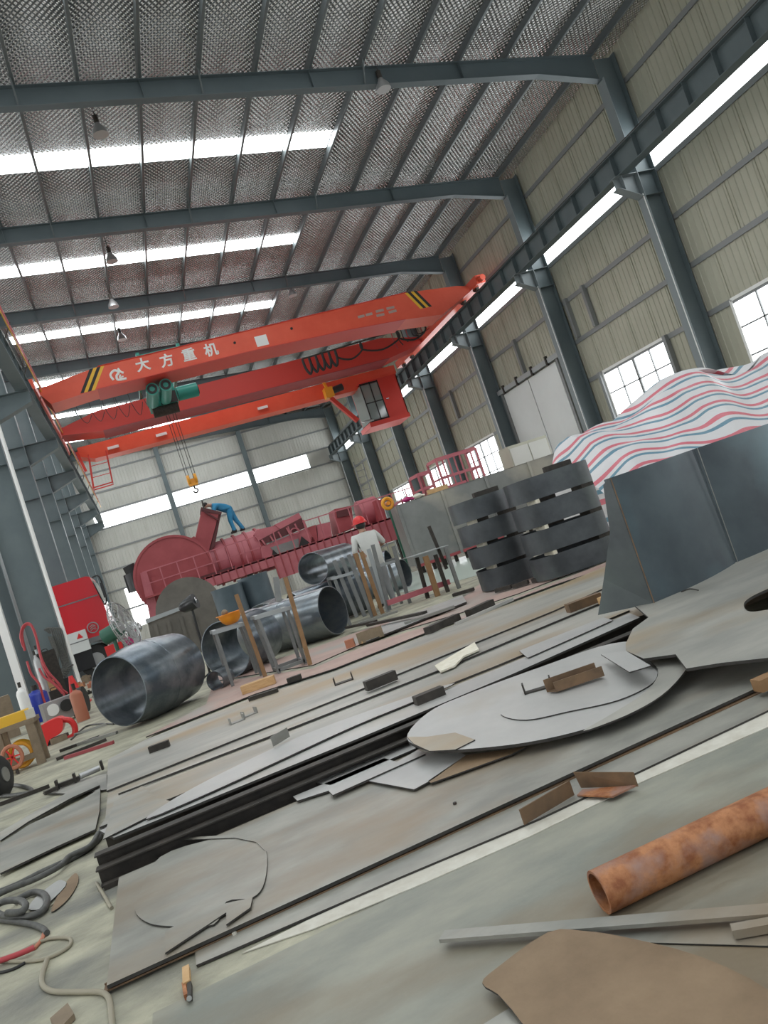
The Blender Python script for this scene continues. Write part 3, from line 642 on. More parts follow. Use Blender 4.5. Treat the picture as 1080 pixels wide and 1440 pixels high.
# circular cut in the front plate: loose round and its patch
px_plate('round_cutout', 'plate_front', smoothpx([(190, 1280), (197, 1255), (225, 1205), (300, 1180), (350, 1178), (374, 1196), (372, 1240), (355, 1262), (318, 1268), (300, 1300), (235, 1302), (205, 1296)], 4), .042, .006, 'rounded steel cut-out lying on the weathered front plate')
px_plate('steel_patch', 'plate_front', [(232, 1308), (318, 1270), (355, 1262), (352, 1276), (318, 1300), (318, 1283), (232, 1340)], .046, .006, 'small stepped steel patch over the plate edge')
px_plate('steel_plate', 'plate_front', [(232, 1184), (250, 1178), (330, 1174), (358, 1182), (372, 1196), (360, 1184), (330, 1178), (255, 1181)], .047, .003, 'thin curved steel sliver above the round cut-out')
# long channels forming the dark front edge of the bed
xa, xb = PZ(140, 1172, ZP).x, 2.72
ch = [('front', 4.18, .085, .043), ('back', 4.26, .13, .066)]
for nm, y, hgt, zc in ch:
    MB().prof((xa+.0, y, zc), (xb, y, zc), Csec(.075, hgt, .007)).build('steel_channel', 'dark_steel', label='long dark steel channel in %s of the plate bed' % ('front' if nm == 'front' else 'the edge'), cat='steel channel')
MB().bar((xa+.02, 4.075, .012), (xb-.2, 4.075, .012), .05, .024).build('flat_bar', 'dark_steel', label='flat dark bar at the foot of the long channels', cat='steel bar')
def pl(m, pts, z, label, name='steel_plate', t=.012, **k): return px_plate(name, m, pts, z, t, label, **k)
pl('plate_light', [(140, 1168), (500, 1020), (700, 940), (885, 862), (900, 868), (720, 948), (500, 1040), (160, 1178)], ZP+.004, 'narrow pale steel plate right behind the dark channels')
pl('plate', [(140, 1163), (165, 1125), (405, 1030), (625, 944), (780, 880), (870, 842), (885, 858), (700, 935), (500, 1014), (300, 1098)], ZP, 'tan steel plate with the bent strip lying on it')
pl('plate', [(166, 1116), (405, 1021), (625, 936), (778, 868), (868, 828), (868, 838), (780, 874), (625, 939), (405, 1025)], ZP+.002, 'narrow steel plate between two straight dark gaps')
pl('plate', [(150, 1112), (152, 1068), (205, 1040), (360, 980), (470, 945), (600, 893), (780, 826), (875, 786), (900, 800), (860, 822), (780, 858), (625, 921), (500, 972), (400, 1012)], ZP, 'broad grey steel plate in the middle of the bed')
pl('plate_light', smoothpx([(205, 1152), (300, 1112), (400, 1066), (500, 1020), (590, 983), (640, 960), (560, 985), (430, 1032), (330, 1078), (250, 1120)], 3), ZP+.018, 'bent pale steel strip warped up from the bed', t=.006)
pl('plate_light', [(730, 915), (848, 868), (862, 872), (742, 925)], ZP+.014, 'small pale rectangular sheet near the dark channel end', t=.004)
pl('plate_pink', [(205, 1036), (290, 990), (300, 960), (440, 940), (520, 905), (640, 868), (730, 838), (880, 780), (878, 790), (780, 822), (600, 889), (470, 940), (360, 975)], .024, 'primer red plate running below the trestle racks')
pl('plate_pink', [(300, 952), (430, 915), (560, 868), (640, 850), (700, 800), (800, 790), (880, 765), (882, 776), (730, 834), (640, 864), (520, 900), (440, 935), (305, 957)], .012, 'faded primer red plate beside the band stacks')
pl('plate_light', [(505, 892), (600, 855), (650, 837), (656, 846), (610, 864), (515, 902)], .048, 'slim grey bar plate beside the primer red plates', t=.02)
pl('plate', [(145, 1180), (205, 1150), (250, 1128), (222, 1123), (200, 1105), (160, 1128)], ZP+.016, 'small curled steel sheet at the left end of the bed', t=.004)
# the round plates
outer = smoothpx([(572, 1038), (602, 1002), (660, 975), (760, 938), (860, 905), (930, 905), (960, 930), (945, 962), (890, 1000), (820, 1026), (740, 1044), (660, 1053), (610, 1054)], 5)
pl('plate_light', outer, .165, 'big round steel disc spread over front plate and channels', 'round_plate', t=.014, plane=(-.155, .076))
pl('plate_light', smoothpx([(704, 1004), (722, 984), (790, 962), (880, 936), (920, 940), (918, 960), (870, 984), (800, 1000), (740, 1012)], 5), .173, 'oval steel disc resting on the big round disc', 'round_plate', t=.006, plane=(-.148, .076))
pl('plate', smoothpx([(885, 912), (920, 918), (962, 930), (962, 945), (930, 978), (880, 1006), (820, 1028), (860, 1004), (905, 975), (925, 950), (918, 932)], 4), .181, 'crescent steel offcut on the rim of the big disc', 'crescent_plate', t=.006, plane=(-.14, .076))
pl('plate', [(572, 1036), (582, 1046), (604, 1056), (640, 1054), (668, 1040), (640, 1030), (600, 1036)], .172, 'curled steel flap at the pointed end of the big disc', t=.005, plane=(-.149, .076))
BPL = (.0, .05)
big = [PP(*q, *BPL) for q in [(880, 905), (890, 884), (912, 868)]] + [V((2.95, 4.8, 0)), V((6.2, 5.3, 0)), V((6.4, 3.2, 0))] + [PP(*q, *BPL) for q in [(1080, 925), (1015, 932), (965, 940), (950, 920), (905, 926), (880, 915)]]
hole = smoothpx([(1046, 852), (1052, 842), (1080, 828), (1120, 815), (1140, 822), (1120, 845), (1085, 856), (1055, 860)], 4)
poly_plate([[(p.x, p.y) for p in big], [(p.x, p.y) for p in (PP(*q, *BPL) for q in hole)]], lambda x, y: BPL[0]+BPL[1]*y, .014).build('steel_plate', ['plate', 'edge'], label='wide grey steel plate with an oval hole beside the curved shell', cat='steel plate')
for i, (x, y) in enumerate(((3.5, 4.3), (4.9, 4.45), (6.0, 4.6), (6.1, 3.4), (4.4, 3.35), (3.3, 3.5))):
    z = BPL[0]+BPL[1]*(y-.06)-.0145; z0_ = .036 if x < 3.4 and y < 4.04 else 0
    MB().span((x-.12, y-.06, z0_), (x+.12, y+.06, z)).build('packing_block', 'wood_dark', label='dark timber packing block under the plate with the oval hole', cat='timber block', group='packing blocks under the holed plate')
pl('plate_light', [(845, 920), (880, 915), (915, 936), (885, 945)], .185, 'small folded pentagonal sheet on the disc edge', t=.006)
for p, lab in (([(412, 1120), (470, 1096), (540, 1066), (560, 1072), (480, 1106), (418, 1126)], 'short pale steel strip left of the strip pair'), ([(462, 1112), (560, 1070), (588, 1054), (598, 1060), (468, 1118)], 'slim steel strip with a square end'), ([(440, 1100), (520, 1068), (575, 1045), (585, 1052), (465, 1104)], 'pale torn steel strip beside the strip pair')):
    pl('plate_light', p, .05 + (.008 if 'slim' in lab else 0), lab, 'steel_strip', t=.008)
pl('plate_light', [(518, 1098), (580, 1060), (640, 1055), (655, 1062), (610, 1095), (582, 1110)], .05, 'kite shaped steel sheet under the pointed disc', t=.006)
pl('plate_rust', [(602, 1098), (655, 1062), (740, 1050), (720, 1060), (606, 1101)], .05, 'brown triangular steel sheet under the disc rim', t=.006)
# left plates
pl('plate_front', [(0, 1228), (0, 1186), (40, 1160), (110, 1128), (141, 1108), (140, 1140), (134, 1166), (80, 1190)], .03, 'olive grey steel plate at the left end of the channels')
pl('plate', [(0, 1182), (0, 1170), (60, 1135), (110, 1105), (135, 1095), (140, 1104), (100, 1122), (40, 1155)], .043, 'second olive steel plate behind the first one')
pl('plate', [(60, 1115), (75, 1108), (100, 1098), (150, 1088), (150, 1110), (110, 1116)], .02, 'short steel sheet by the clamp')
pl('plate_light', smoothpx([(78, 1240), (88, 1238), (92, 1246), (60, 1276), (40, 1278), (50, 1262)], 3), .012, 'small white rounded steel offcut under the hoses', t=.004)
pl('plate_rust', smoothpx([(85, 1252), (105, 1228), (110, 1240), (95, 1265), (72, 1282)], 4), .008, 'rusty curved offcut beside the white one', t=.004)
# foreground pieces on the right
pl('plate_rust', smoothpx([(678, 1382), (700, 1360), (770, 1311), (820, 1309), (880, 1318), (985, 1345), (1080, 1392), (1110, 1440), (900, 1500), (770, 1470), (720, 1420), (700, 1398)], 3), .035, 'brown rusted steel sheet with a rounded corner in the foreground', t=.005)
pl('plate_front', [(680, 1440), (725, 1412), (760, 1450), (720, 1480)], .012, 'grey plate corner under the brown sheet', t=.006)
bz = .028
pa = [PZ(622, 1317, bz), PZ(1150, 1275, bz)]
MB().bar(pa[0], pa[1], .045, .01).build('flat_bar', 'plate_front', label='long grey flat bar in front of the rusty pipe', cat='steel bar')
pa = [PZ(1030, 1310, .02), PZ(1120, 1294, .02)]
MB().bar(pa[0], pa[1], .03, .02).build('flat_bar', 'plate_front', label='short grey bar beside the long flat bar end', cat='steel bar')
pl('plate_front', [(800, 1303), (960, 1297), (1080, 1296), (1080, 1330), (900, 1325)], .006, 'thin grey plate below the long flat bar', t=.004)
# rusty pipe
R_ = .056; q0 = PZ(852, 1284, 0); q1 = PZ(1300, 1066, 0)
d = (q1-q0).normalized()
rp = MB().pipe(q0+V((0, 0, R_)), q0+d*1.3+V((0, 0, R_)), R_, .008, 40).build('rusty_pipe', 'rust', smooth=True, label='orange rusted steel pipe lying on the grey floor', cat='pipe')
q2 = PZ(1075, 1232, 0)
half = MB(); n = 12; c = q2+V((.06, -.07, .076)); 
arc = [(math.cos(math.radians(200+140*i/n))*.075, math.sin(math.radians(200+140*i/n))*.075) for i in range(n+1)]
half.prof(c, c+V((.35, .04, 0)), arc + [(x*.9, z*.9) for x, z in reversed(arc)]); half.build('pipe_offcut', 'alu', smooth=True, label='bright cut half pipe lying against the rusty pipe', cat='pipe offcut')
# angles beside the pale joint
def along(pa, pb, z, sec, m, name, lab, cat='steel offcut', flip=False, group=None):
    a, b = PZ(*pa, z), PZ(*pb, z)
    if flip: a, b = b, a
    lowest = min(y for x, y in sec)
    return MB().prof(a-V((0, 0, lowest)), b-V((0, 0, lowest)), sec).build(name, m, label=lab, cat=cat, group=group)
along((738, 1160), (808, 1118), .016, [(0, 0), (-.006, 0), (-.006, .055), (0, .055)], 'brown_steel', 'angle_offcut', 'brown upright angle offcut leaning by the pale joint')
ao = thing('angle_offcut', 'rusty folded angle offcut with an orange inner face', 'steel offcut', PZ(850, 1118, .01))
a, b = PZ(818, 1108, .016), PZ(898, 1106, .016)
MB().prism([a, b, b+V((0, .0, .052)), a+V((-.01, 0, .065))], (0, .006, 0)).build('upright_leg', 'brown_steel', ao)
MB().prism([PZ(820, 1112, .016), PZ(895, 1106, .016), PZ(862, 1122, .016), PZ(812, 1120, .016)], (0, 0, .006)).build('flat_leg', 'rust', ao)
# channel offcuts scattered on the plates
zb_ = ZP
C1 = Csec(.09, .05, .006)
along((212, 1058), (240, 1048), zb_, [(0, 0), (.05, 0), (.05, .05), (0, .05)], 'dark_steel', 'channel_offcut', 'dark square channel offcut near the barrel front')
along((384, 1050), (407, 1036), ZP+.02, [(0, 0), (.005, 0), (.005, .06), (0, .06)], 'steel_rod', 'plate_offcut', 'small upright grey plate offcut on the bent strip')
def ubracket(p, q, z, wd, hg, m, lab):
    a, b = PZ(*p, z), PZ(*q, z); u = thing('channel_bracket', lab, 'steel bracket', (a+b)/2); d = (b-a).normalized(); s = V((-d.y, d.x, 0))*wd
    MB().prism([a, b, b+s, a+s], (0, 0, .008)).build('web', m, u)
    for e, k in ((a, 1), (b, -1)): MB().prism([e, e+d*.008*k, e+d*.008*k+s, e+s], (0, 0, hg)).build('flange', m, u)
ubracket((325, 1020), (345, 1012), zb_, .08, .05, 'steel_rod', 'grey U bracket beside the double bracket mate')
ubracket((344, 1010), (363, 1002), zb_, .08, .05, 'steel_rod', 'grey U bracket touching its mate on the broad plate')
ubracket((471, 965), (497, 956), zb_, .08, .06, 'dark_steel', 'dark U bracket on the broad plate')
ubracket((738, 978), (778, 966), .138, .05, .055, 'dark_steel', 'black U bracket on the oval disc')
st_ = MB(); a, b = PZ(516, 972, zb_), PZ(558, 955, zb_)
st_.prof(a+V((0, 0, .035)), b+V((0, 0, .035)), [(-.035, -.035), (.035, -.035), (.035, .035), (-.035, .035)]); st_.build('square_tube', 'dark_steel', label='dark square tube offcut at the straight gap', cat='steel offcut')
along((583, 992), (622, 976), zb_, [(0, 0), (.07, 0), (.07, .055), (0, .055)], 'dark_steel', 'channel_offcut', 'dark brown channel offcut on the tan plate')
an = thing('angle_offcut', 'dark brown angle offcut with torn end on the oval disc', 'steel offcut', PZ(815, 965, .138))
a, b = PZ(782, 973, .138), PZ(850, 950, .138)
MB().prof(a, b, Lsec(.006, .05, .006)).build('front_leg', 'brown_steel', an); MB().prof(a+V((-.02, .06, 0)), b+V((0, .06, 0)), [(0, 0), (.006, 0), (.006, .065), (0, .065)]).build('back_leg', 'brown_steel', an)
MB().prism([a, b, b+V((0, .06, 0)), a+V((-.02, .06, 0))], (0, 0, .006)).build('web', 'brown_steel', an)
along((797, 862), (842, 845), ZP, [(0, 0), (.08, 0), (.08, .07), (0, .07)], 'brown_steel', 'channel_offcut', 'brown channel offcut in front of the curved shell')
along((842, 850), (868, 838), ZP, [(0, 0), (.06, 0), (.06, .05), (0, .05)], 'wood', 'timber_block', 'small pale timber block touching the curved shell foot', 'timber block')
along((598, 893), (640, 873), ZP, [(0, 0), (.09, 0), (.09, .07), (0, .07)], 'dark_steel', 'channel_offcut', 'long dark channel offcut before the primer plates')
along((656, 868), (688, 853), ZP, [(0, 0), (.09, 0), (.09, .07), (0, .07)], 'dark_steel', 'channel_offcut', 'short dark channel offcut behind the straight gap')
along((405, 960), (425, 953), .026, [(0, 0), (.07, 0), (.07, .05), (0, .05)], 'dark_steel', 'channel_offcut', 'stubby dark channel offcut at the wooden pole foot')
along((352, 985), (392, 972), ZP, [(0, 0), (.05, 0), (.05, .035), (0, .035)], 'dark_steel', 'flat_offcut', 'dark double bar offcut in front of the timber')
along((640, 880), (720, 845), ZP+.0, [(0, 0), (.03, 0), (.03, .03), (0, .03)], 'plate_light', 'flat_bar', 'thin pale bar behind the dark channel offcuts', 'steel bar')
for i, (p, q) in enumerate((((700, 832), (722, 826)), ((724, 826), (745, 820)), ((748, 820), (766, 812)), ((770, 812), (790, 806)), ((640, 838), (668, 830)))):
    along(p, q, .026, [(0, 0), (.09, 0), (.09, .05), (0, .05)], 'dark_steel', 'small_offcut', 'little dark offcut lying before the band stacks', group='little offcuts by the band stacks')
along((1060, 972), (1110, 950), .036, [(0, 0), (.06, 0), (.06, .05), (0, .05)], 'wood_orange', 'timber_block', 'orange timber block at the front plate edge', 'timber block')
# pale creased sheet
cs = MB(); a = [PZ(*p, ZP+.012) for p in [(612, 938), (668, 905), (674, 915), (652, 925), (640, 938), (620, 946)]]
cs.prism(a, (0, 0, .012)).build('creased_sheet', 'paper', label='creased pale yellow sheet lying across the gap', cat='sheet')
# small scraps
for p, z, lab in (((640, 1131), .034, 'tiny dark nut on the front plate'), ((330, 1314), .012, 'tiny pale weld slag on the grey strip')):
    c = PZ(*p, z); MB().cyl(c, c+V((0, 0, .008)), .008, 6).build('scrap', 'dark_steel' if 'nut' in lab else 'pale', label=lab, cat='scrap')
# ------------------------------------------------------------------ curved shell of two panels
cs = thing('curved_shell', 'tall dark blue curved steel shell of two panels with side fin', 'steel shell', PZ(918, 848, .218))
z0 = .218; s0, s1 = PZ(918, 848, z0), PZ(1035, 793, z0)
dirx = (s1-s0).normalized(); nrm = V((-dirx.y, dirx.x, 0))
def shell_panel(u0, u1, nm, bow):
    pts = []; n = 14
    for i in range(n+1):
        u = u0+(u1-u0)*i/n; t = (u-u0)/(u1-u0)
        pts.append(s0+dirx*u - nrm*(bow*math.sin(math.pi*t)))
    b = MB(); H = .83; vs = []; lean = nrm*.03
    for k in (0, 1):
        for p in pts: vs += [p+nrm*(.02*k), p+nrm*(.02*k)+V((0, 0, H))+lean]
    m_ = 2*(n+1); fs = []
    for i in range(n):
        j = 2*i; fs += [(j, j+2, j+3, j+1), (m_+j, m_+j+1, m_+j+3, m_+j+2), (j+1, j+3, m_+j+3, m_+j+1), (j, m_+j, m_+j+2, j+2)]
    fs += [(0, 1, m_+1, m_), (2*n, m_+2*n, m_+2*n+1, 2*n+1)]
    return b.add(vs, fs).build(nm, 'blue_steel', cs, smooth=True)
Lp = (s1-s0).length
p1_ = shell_panel(0, Lp, 'panel', .05); shell_panel(Lp+.022, Lp*2.1, 'panel', .05)
fin = [s0+V((0, .0, 0)), s0+V((0, 0, .83)), s0-dirx*.02+nrm*.05+V((0, 0, .8)), s0-dirx*.05+nrm*.1+V((0, 0, .5)), s0-dirx*.1+nrm*.24+V((0, 0, .22)), s0-dirx*.16+nrm*.34+V((0, 0, .0))]
MB().prism(fin, dirx*.014).build('fin', 'dark_scale', cs)
wl_ = s0-nrm*.012
MB().tube([wl_+V((0, 0, z)) for z in (.0, .3, .6, .83)], .004, 6).build('weld_seam', 'brown_steel', cs)
wl_ = s1-nrm*.01+dirx*.011
MB().tube([wl_+V((0, 0, z)) for z in (.0, .3, .6, .83)], .003, 6).build('weld_seam', 'steel_rod', cs)
MB().tube([PZ(958, 832, z0+.004), PZ(970, 828, z0+.004), PZ(982, 830, z0+.004)], .004, 5).build('wire_scrap', 'dark_steel', label='bent wire scrap before the curved shell', cat='wire')
# ------------------------------------------------------------------ stacks of curved bands
def band(c, w, dp, z, hgt, th=.016):
    out = []; n = 10; r = min(w, dp)*.42
    for cx, cy, a0 in ((w/2-r, dp/2-r, 0), (-w/2+r, dp/2-r, 90), (-w/2+r, -dp/2+r, 180), (w/2-r, -dp/2+r, 270)):
        for i in range(n+1):
            a = math.radians(a0+90*i/n); out.append((cx+math.cos(a)*r, cy+math.sin(a)*r))
    R = Matrix.Rotation(math.radians(-12), 2)
    ins = [(x*(1-2*th/w), y*(1-2*th/dp)) for x, y in out]
    o2 = [tuple(R @ V(p)) for p in out]; i2 = [tuple(R @ V(p)) for p in ins]
    b = MB(); N_ = len(o2); vs = [V((c.x+p[0], c.y+p[1], z+h)) for h in (0, hgt) for q in (o2, i2) for p in q]
    fs = []
    for i in range(N_):
        j = (i+1) % N_
        fs += [(i, j, 2*N_+j, 2*N_+i), (N_+i, 3*N_+i, 3*N_+j, N_+j), (i, N_+i, N_+j, j), (2*N_+i, 2*N_+j, 3*N_+j, 3*N_+i)]
    return b.add(vs, fs)
lev = ['lowest', 'second lowest', 'second highest', 'topmost']
cL = PZ(738, 816, .03) + V((-.02, .42, 0)); cR = PZ(832, 796, .03) + V((0, .38, 0))
hb, gp_ = .285, .05
for st, c0, w_, d_, sh in (('left', cL, .82, .8, -.03), ('right', cR, 1.1, .72, .0)):
    z = .03
    for i in range(4):
        c = c0 + V((sh*i*1.2, sh*i*.4, 0)); side = 'the stack next to the trestles' if st == 'left' else 'the stack next to the curved shell'
        band(c, w_, d_, z, hb).build('steel_band', 'dark_scale', smooth=True, label='%s dark curved steel band in %s' % (lev[i], side), cat='steel band', group='curved steel bands')
        if i < 3:
            for j, (dx, dy) in enumerate(((-.33, -.16), (.3, -.24), (.05, .28))):
                p = c+V((dx*w_, dy, 0)); 
                wj = .025 if j == 0 else .09
                MB().span((p.x-wj, p.y-.13, z+hb), (p.x+wj, p.y+.13, z+hb+gp_)).build('spacer_block', 'dark_steel' if j else 'paper', label='%s spacer block on the %s band of %s' % ('dark' if j else 'pale', lev[i], side), cat='spacer', group='spacers between steel bands')
        z += hb+gp_
    if True:
        p = c0+V((sh*3.6, 0, 0)); zt = z-gp_
        MB().span((p.x-.12, p.y-.3, zt), (p.x+.26, p.y-.22, zt+.07)).build('channel_offcut', 'dark_steel', label='dark offcut lying on top of %s' % ('the stack next to the trestles' if st == 'left' else 'the stack next to the curved shell'), cat='steel offcut')
# ------------------------------------------------------------------ striped tarpaulin pile
def tarp():
    top = [(778, 640), (800, 622), (850, 592), (900, 560), (950, 535), (985, 522), (1040, 508), (1090, 497), (1200, 480), (1240, 470)]
    NU, NV = 110, 60
    tops = []
    for i in range(NU+1):
        x = 778+(1240-778)*(i/NU)
        for (x0, y0), (x1, y1) in zip(top[:-1], top[1:]):
            if x0 <= x <= x1: y = y0+(y1-y0)*(x-x0)/(x1-x0); break
        tops.append(PY(x, y, 12.4))
    vs = []; uv = []; acc = [0.]*(NU+1); pv = [None]*(NU+1)
    rows = []
    for j in range(NV+1):
        t = j/NV; row = []
        for i in range(NU+1):
            T = tops[i]; u = i/NU
            # profile: back foot -> crest -> front slope -> front foot
            if t < .25: k = t/.25; y = 13.9-(13.9-12.7)*k; z = T.z*(.05+.95*math.sin(k*math.pi/2))
            elif t < .4: k = (t-.25)/.15; y = 12.7-.6*k; z = T.z*(1-.03*k*k)
            else: k = (t-.4)/.6; y = 12.1-2.3*k**.85-.2*math.sin(u*9); z = T.z*.97*(1-k**1.25)+.1*k
            sag = .13*math.sin(u*17+t*5)*math.sin(math.pi*t) + .09*noise.noise(V((u*9, t*7, 2)))*2*math.sin(math.pi*min(t*1.2, 1))
            fold = .05*math.sin(u*46+3*math.sin(t*9))*math.sin(math.pi*t)
            if i < 5: z *= (.35+.65*i/5)**.5 if t < .95 else 1
            row.append(V((min(T.x, 15.3+.02*i/NU), y, max(z+sag+fold, .02))))
        rows.append(row)
    crest = [sum((rows[j][i]-rows[j-1][i]).length for j in range(1, int(NV*.3))) for i in range(NU+1)]
    for j in range(NV+1):
        for i in range(NU+1):
            if j: acc[i] += (rows[j][i]-rows[j-1][i]).length
            vs.append(rows[j][i]); u = i/NU
            uv.append((u, -(rows[j][i].z*1.1 + rows[j][i].y*.3)/.34 + .5*math.sin(u*8+1) + .1*math.sin(u*27) + .8*noise.noise(V((u*7, j*.09, 5)))))
    W = NU+1
    fs = [(j*W+i, j*W+i+1, (j+1)*W+i+1, (j+1)*W+i) for j in range(NV) for i in range(NU)]
    # close the left end
    b = MB().add(vs, fs)
    o = b.build('tarpaulin', 'tarp', smooth=True, label='red white and blue striped tarpaulin draped over a long pile', cat='tarpaulin', origin=(12, 12.4, 0))
    me = o.data; l = me.uv_layers.new(name='UVMap')
    l.data.foreach_set('uv', [c for lp in me.loops for c in uv[lp.vertex_index]])
    end = MB(); e = [rows[j][0] for j in range(NV+1)]
    end.add(e + [V((e[0].x+.05, 12.4, .02))], [(j, j+1, NV+1) for j in range(NV)]); eo = end.build('end_flap', 'tarp', o)
    l = eo.data.uv_layers.new(name='UVMap'); l.data.foreach_set('uv', [c for lp in eo.data.loops for c in (0, eo.data.vertices[lp.vertex_index].co.z*2.1)])
tarp()
# ================================================================== ROLLED PIPES AND BARREL
def pipe_thing(name, a, b, r, t, m, lab, prof=None, cat='pipe', seam=True):
    a, b = V(a), V(b); th = thing(name, lab, cat, ((a+b)/2).xy.to_3d()+V((0, 0, min(a.z, b.z)-r)))
    pr = prof or [(0, r), (1, r)]
    full = [(q, rr) for q, rr in pr] + [(q, rr-t) for q, rr in reversed(pr)]
    MB().lathe(a, b, full, 48, True).build('shell', m, th, smooth=True)
    if seam:
        d, s, u = frame(b-a); q = (u*.75+s*.3).normalized()
        MB().tube([a.lerp(b, .03)+q*pr[0][1]*1.0, a.lerp(b, .97)+q*pr[-1][1]*1.0], .007, 5).build('weld_seam', 'pipe_steel', th)
        if len(pr) > 2:
            for f_ in (.5,):
                c = a.lerp(b, f_); rr = max(x[1] for x in pr)
                MB().tube([c+(s*math.cos(k*math.pi/12)+u*math.sin(k*math.pi/12))*(rr+.001) for k in range(24)], .006, 5, 0, True).build('weld_seam', 'pipe_steel', th)
    return th
f0, f1 = PZ(184, 1026, 0), PZ(266, 985, 0)
pipe_thing('steel_barrel', f0+V((0, 0, .47)), f1+V((0, 0, .47)), .45, .014, 'pipe_dark', 'dark steel barrel section with tapered ends on the floor', [(0, .42), (.3, .465), (.62, .468), (1, .43)], 'steel barrel')
pipe_thing('steel_pipe', (.72, 11.45, .42), (1.3, 12.1, .42), .41, .012, 'pipe_dark', 'wide dark pipe mouth behind the angle iron trestle')
pipe_thing('steel_pipe', (1.3, 13.35, .4), (2.5, 12.1, .4), .385, .012, 'pipe_steel', 'bright rolled steel pipe lying by the timber offcuts', [(0, .385), (.5, .388), (1, .385)])
p = PZ(307, 972, 0)
pipe_thing('pipe_offcut', p+V((0, 0, .135)), p+V((.16, .2, .135)), .13, .01, 'pipe_dark', 'short pipe ring under the trestle leg', cat='pipe offcut', seam=False)
pd = PY(446, 812, 14.2)
pipe_thing('steel_pipe', (pd.x-.5, 14.6, .42), (pd.x+.9, 14.9, .42), .4, .012, 'pipe_dark', 'lower dark pipe beneath the stacked open pipe')
pc = PY(441, 803, 13.9)
pipe_thing('steel_pipe', (pc.x, 13.9, 1.11), (pc.x+.95, 15.2, 1.11), .29, .01, 'pipe_dark', 'open dark pipe stacked on top of another pipe')
pipe_thing('steel_pipe', (pc.x-1.0, 14.9, .42), (pc.x-.55, 16.2, .42), .38, .01, 'pipe_steel', 'bright pipe stub seen left of the stacked open pipe')
pe = PZ(576, 826, 0)
pipe_thing('steel_pipe', (pe.x-1.3, pe.y+1.3, .35), (pe.x, pe.y, .35), .33, .012, 'pipe_steel', 'bright pipe with its open end by the worker in white')
pipe_thing('steel_pipe', (pe.x-.9, pe.y+2.6, .5), (pe.x+.3, pe.y+1.9, .5), .47, .014, 'pipe_dark', 'larger dark pipe behind the worker in white')
# ================================================================== TRESTLES
def Lbar(b, p, q, w=.045): b.prof(p, q, Lsec(w, w, .006), up=V((.2, .9, .4)))
def trestle(name, lab, tops, feet, Yf, dY, low=None):
    """tops/feet: two pixel points each in the front plane Yf; second frame dY behind"""
    T = [PY(*q, Yf) for q in tops]; Fz = []
    for q in feet:
        p = PY(*q, Yf); Fz.append(V((p.x, p.y, .026)))
    t = thing(name, lab, 'trestle', (Fz[0]+Fz[1])/2+V((0, dY/2, 0)))
    for y in (0, dY):
        for i in (0, 1):
            b = MB(); b.bar(Fz[i]+V((0, y, 0)), V((T[i].x, T[i].y+y, T[i].z)), .04, .04, up=V((0, 1, 0))); b.build('leg', 'rack', t)
        b = MB(); b.bar(V((T[0].x-.04, T[0].y+y, T[0].z)), V((T[1].x+.04, T[1].y+y, T[1].z)), .05, .045); b.build('top_rail', 'rack_top', t)
        if low: MB().bar(Fz[0]+V((0, y, low)), Fz[1]+V((0, y, low)), .04, .04).build('lower_rail', 'rack', t)
    for i in (0, 1):
        MB().bar(V((T[i].x, T[i].y, T[i].z)), V((T[i].x, T[i].y+dY, T[i].z)), .045, .045).build('cross_rail', 'rack_top', t)
        if low: MB().bar(Fz[i]+V((0, 0, low)), Fz[i]+V((0, dY, low)), .04, .04).build('lower_rail', 'rack', t)
    return t, T, Fz
t1, T1, F1 = trestle('angle_iron_trestle', 'grey angle iron trestle carrying the upturned orange helmet', [(303, 889), (342, 878)], [(330, 972), (370, 958)], 10.3, .5)
t2, T2, F2 = trestle('angle_iron_trestle', 'grey angle iron trestle with a wooden pole tied at its side', [(362, 868), (404, 856)], [(395, 952), (432, 940)], 9.8, .42, .04)
for (a, b, Y, lab) in (((332, 836), (372, 948), 10.05, 'brown wooden pole leaning on the helmet trestle'), ((401, 812), (437, 937), 9.62, 'brown wooden pole leaning on the second trestle')):
    q = PY(*b, Y); e = PY(*a, Y+.1); q.z = 0.0 if q.z < .2 else q.z
    MB().bar(V((q.x, q.y, 0.01)), e, .05, .045, up=V((0, 1, 0))).build('wooden_pole', 'wood_orange', label=lab, cat='pole')
q = PY(398, 864, 9.7); e = PY(388, 812, 9.75)
MB().bar(V((q.x, q.y, .86)), e, .07, .05, up=V((0, 1, 0))).build('upright_post', 'rack', t2)
# orange helmet upside down
hc = PY(325, 872, 10.5); hc.z = T1[0].z+.02
hm = thing('safety_helmet', 'orange safety helmet lying upside down on the trestle', 'helmet', hc)
MB().lathe(hc, hc+V((0, 0, .15)), [(0, .03), (.08, .08), (.35, .12), (.7, .145), (1, .15), (1, .142), (.7, .137), (.35, .11), (.12, .07), (.06, .02)], 24).build('shell', 'orange', hm, smooth=True)
MB().lathe(hc+V((0, 0, .14)), hc+V((0, 0, .15)), [(0, .175), (1, .175), (1, .148), (0, .148)], 24, True).build('brim', 'orange', hm)
MB().ball(hc+V((-.05, 0, .17)), .045, 12).build('liner_pad', 'wood_dark', hm, smooth=True)
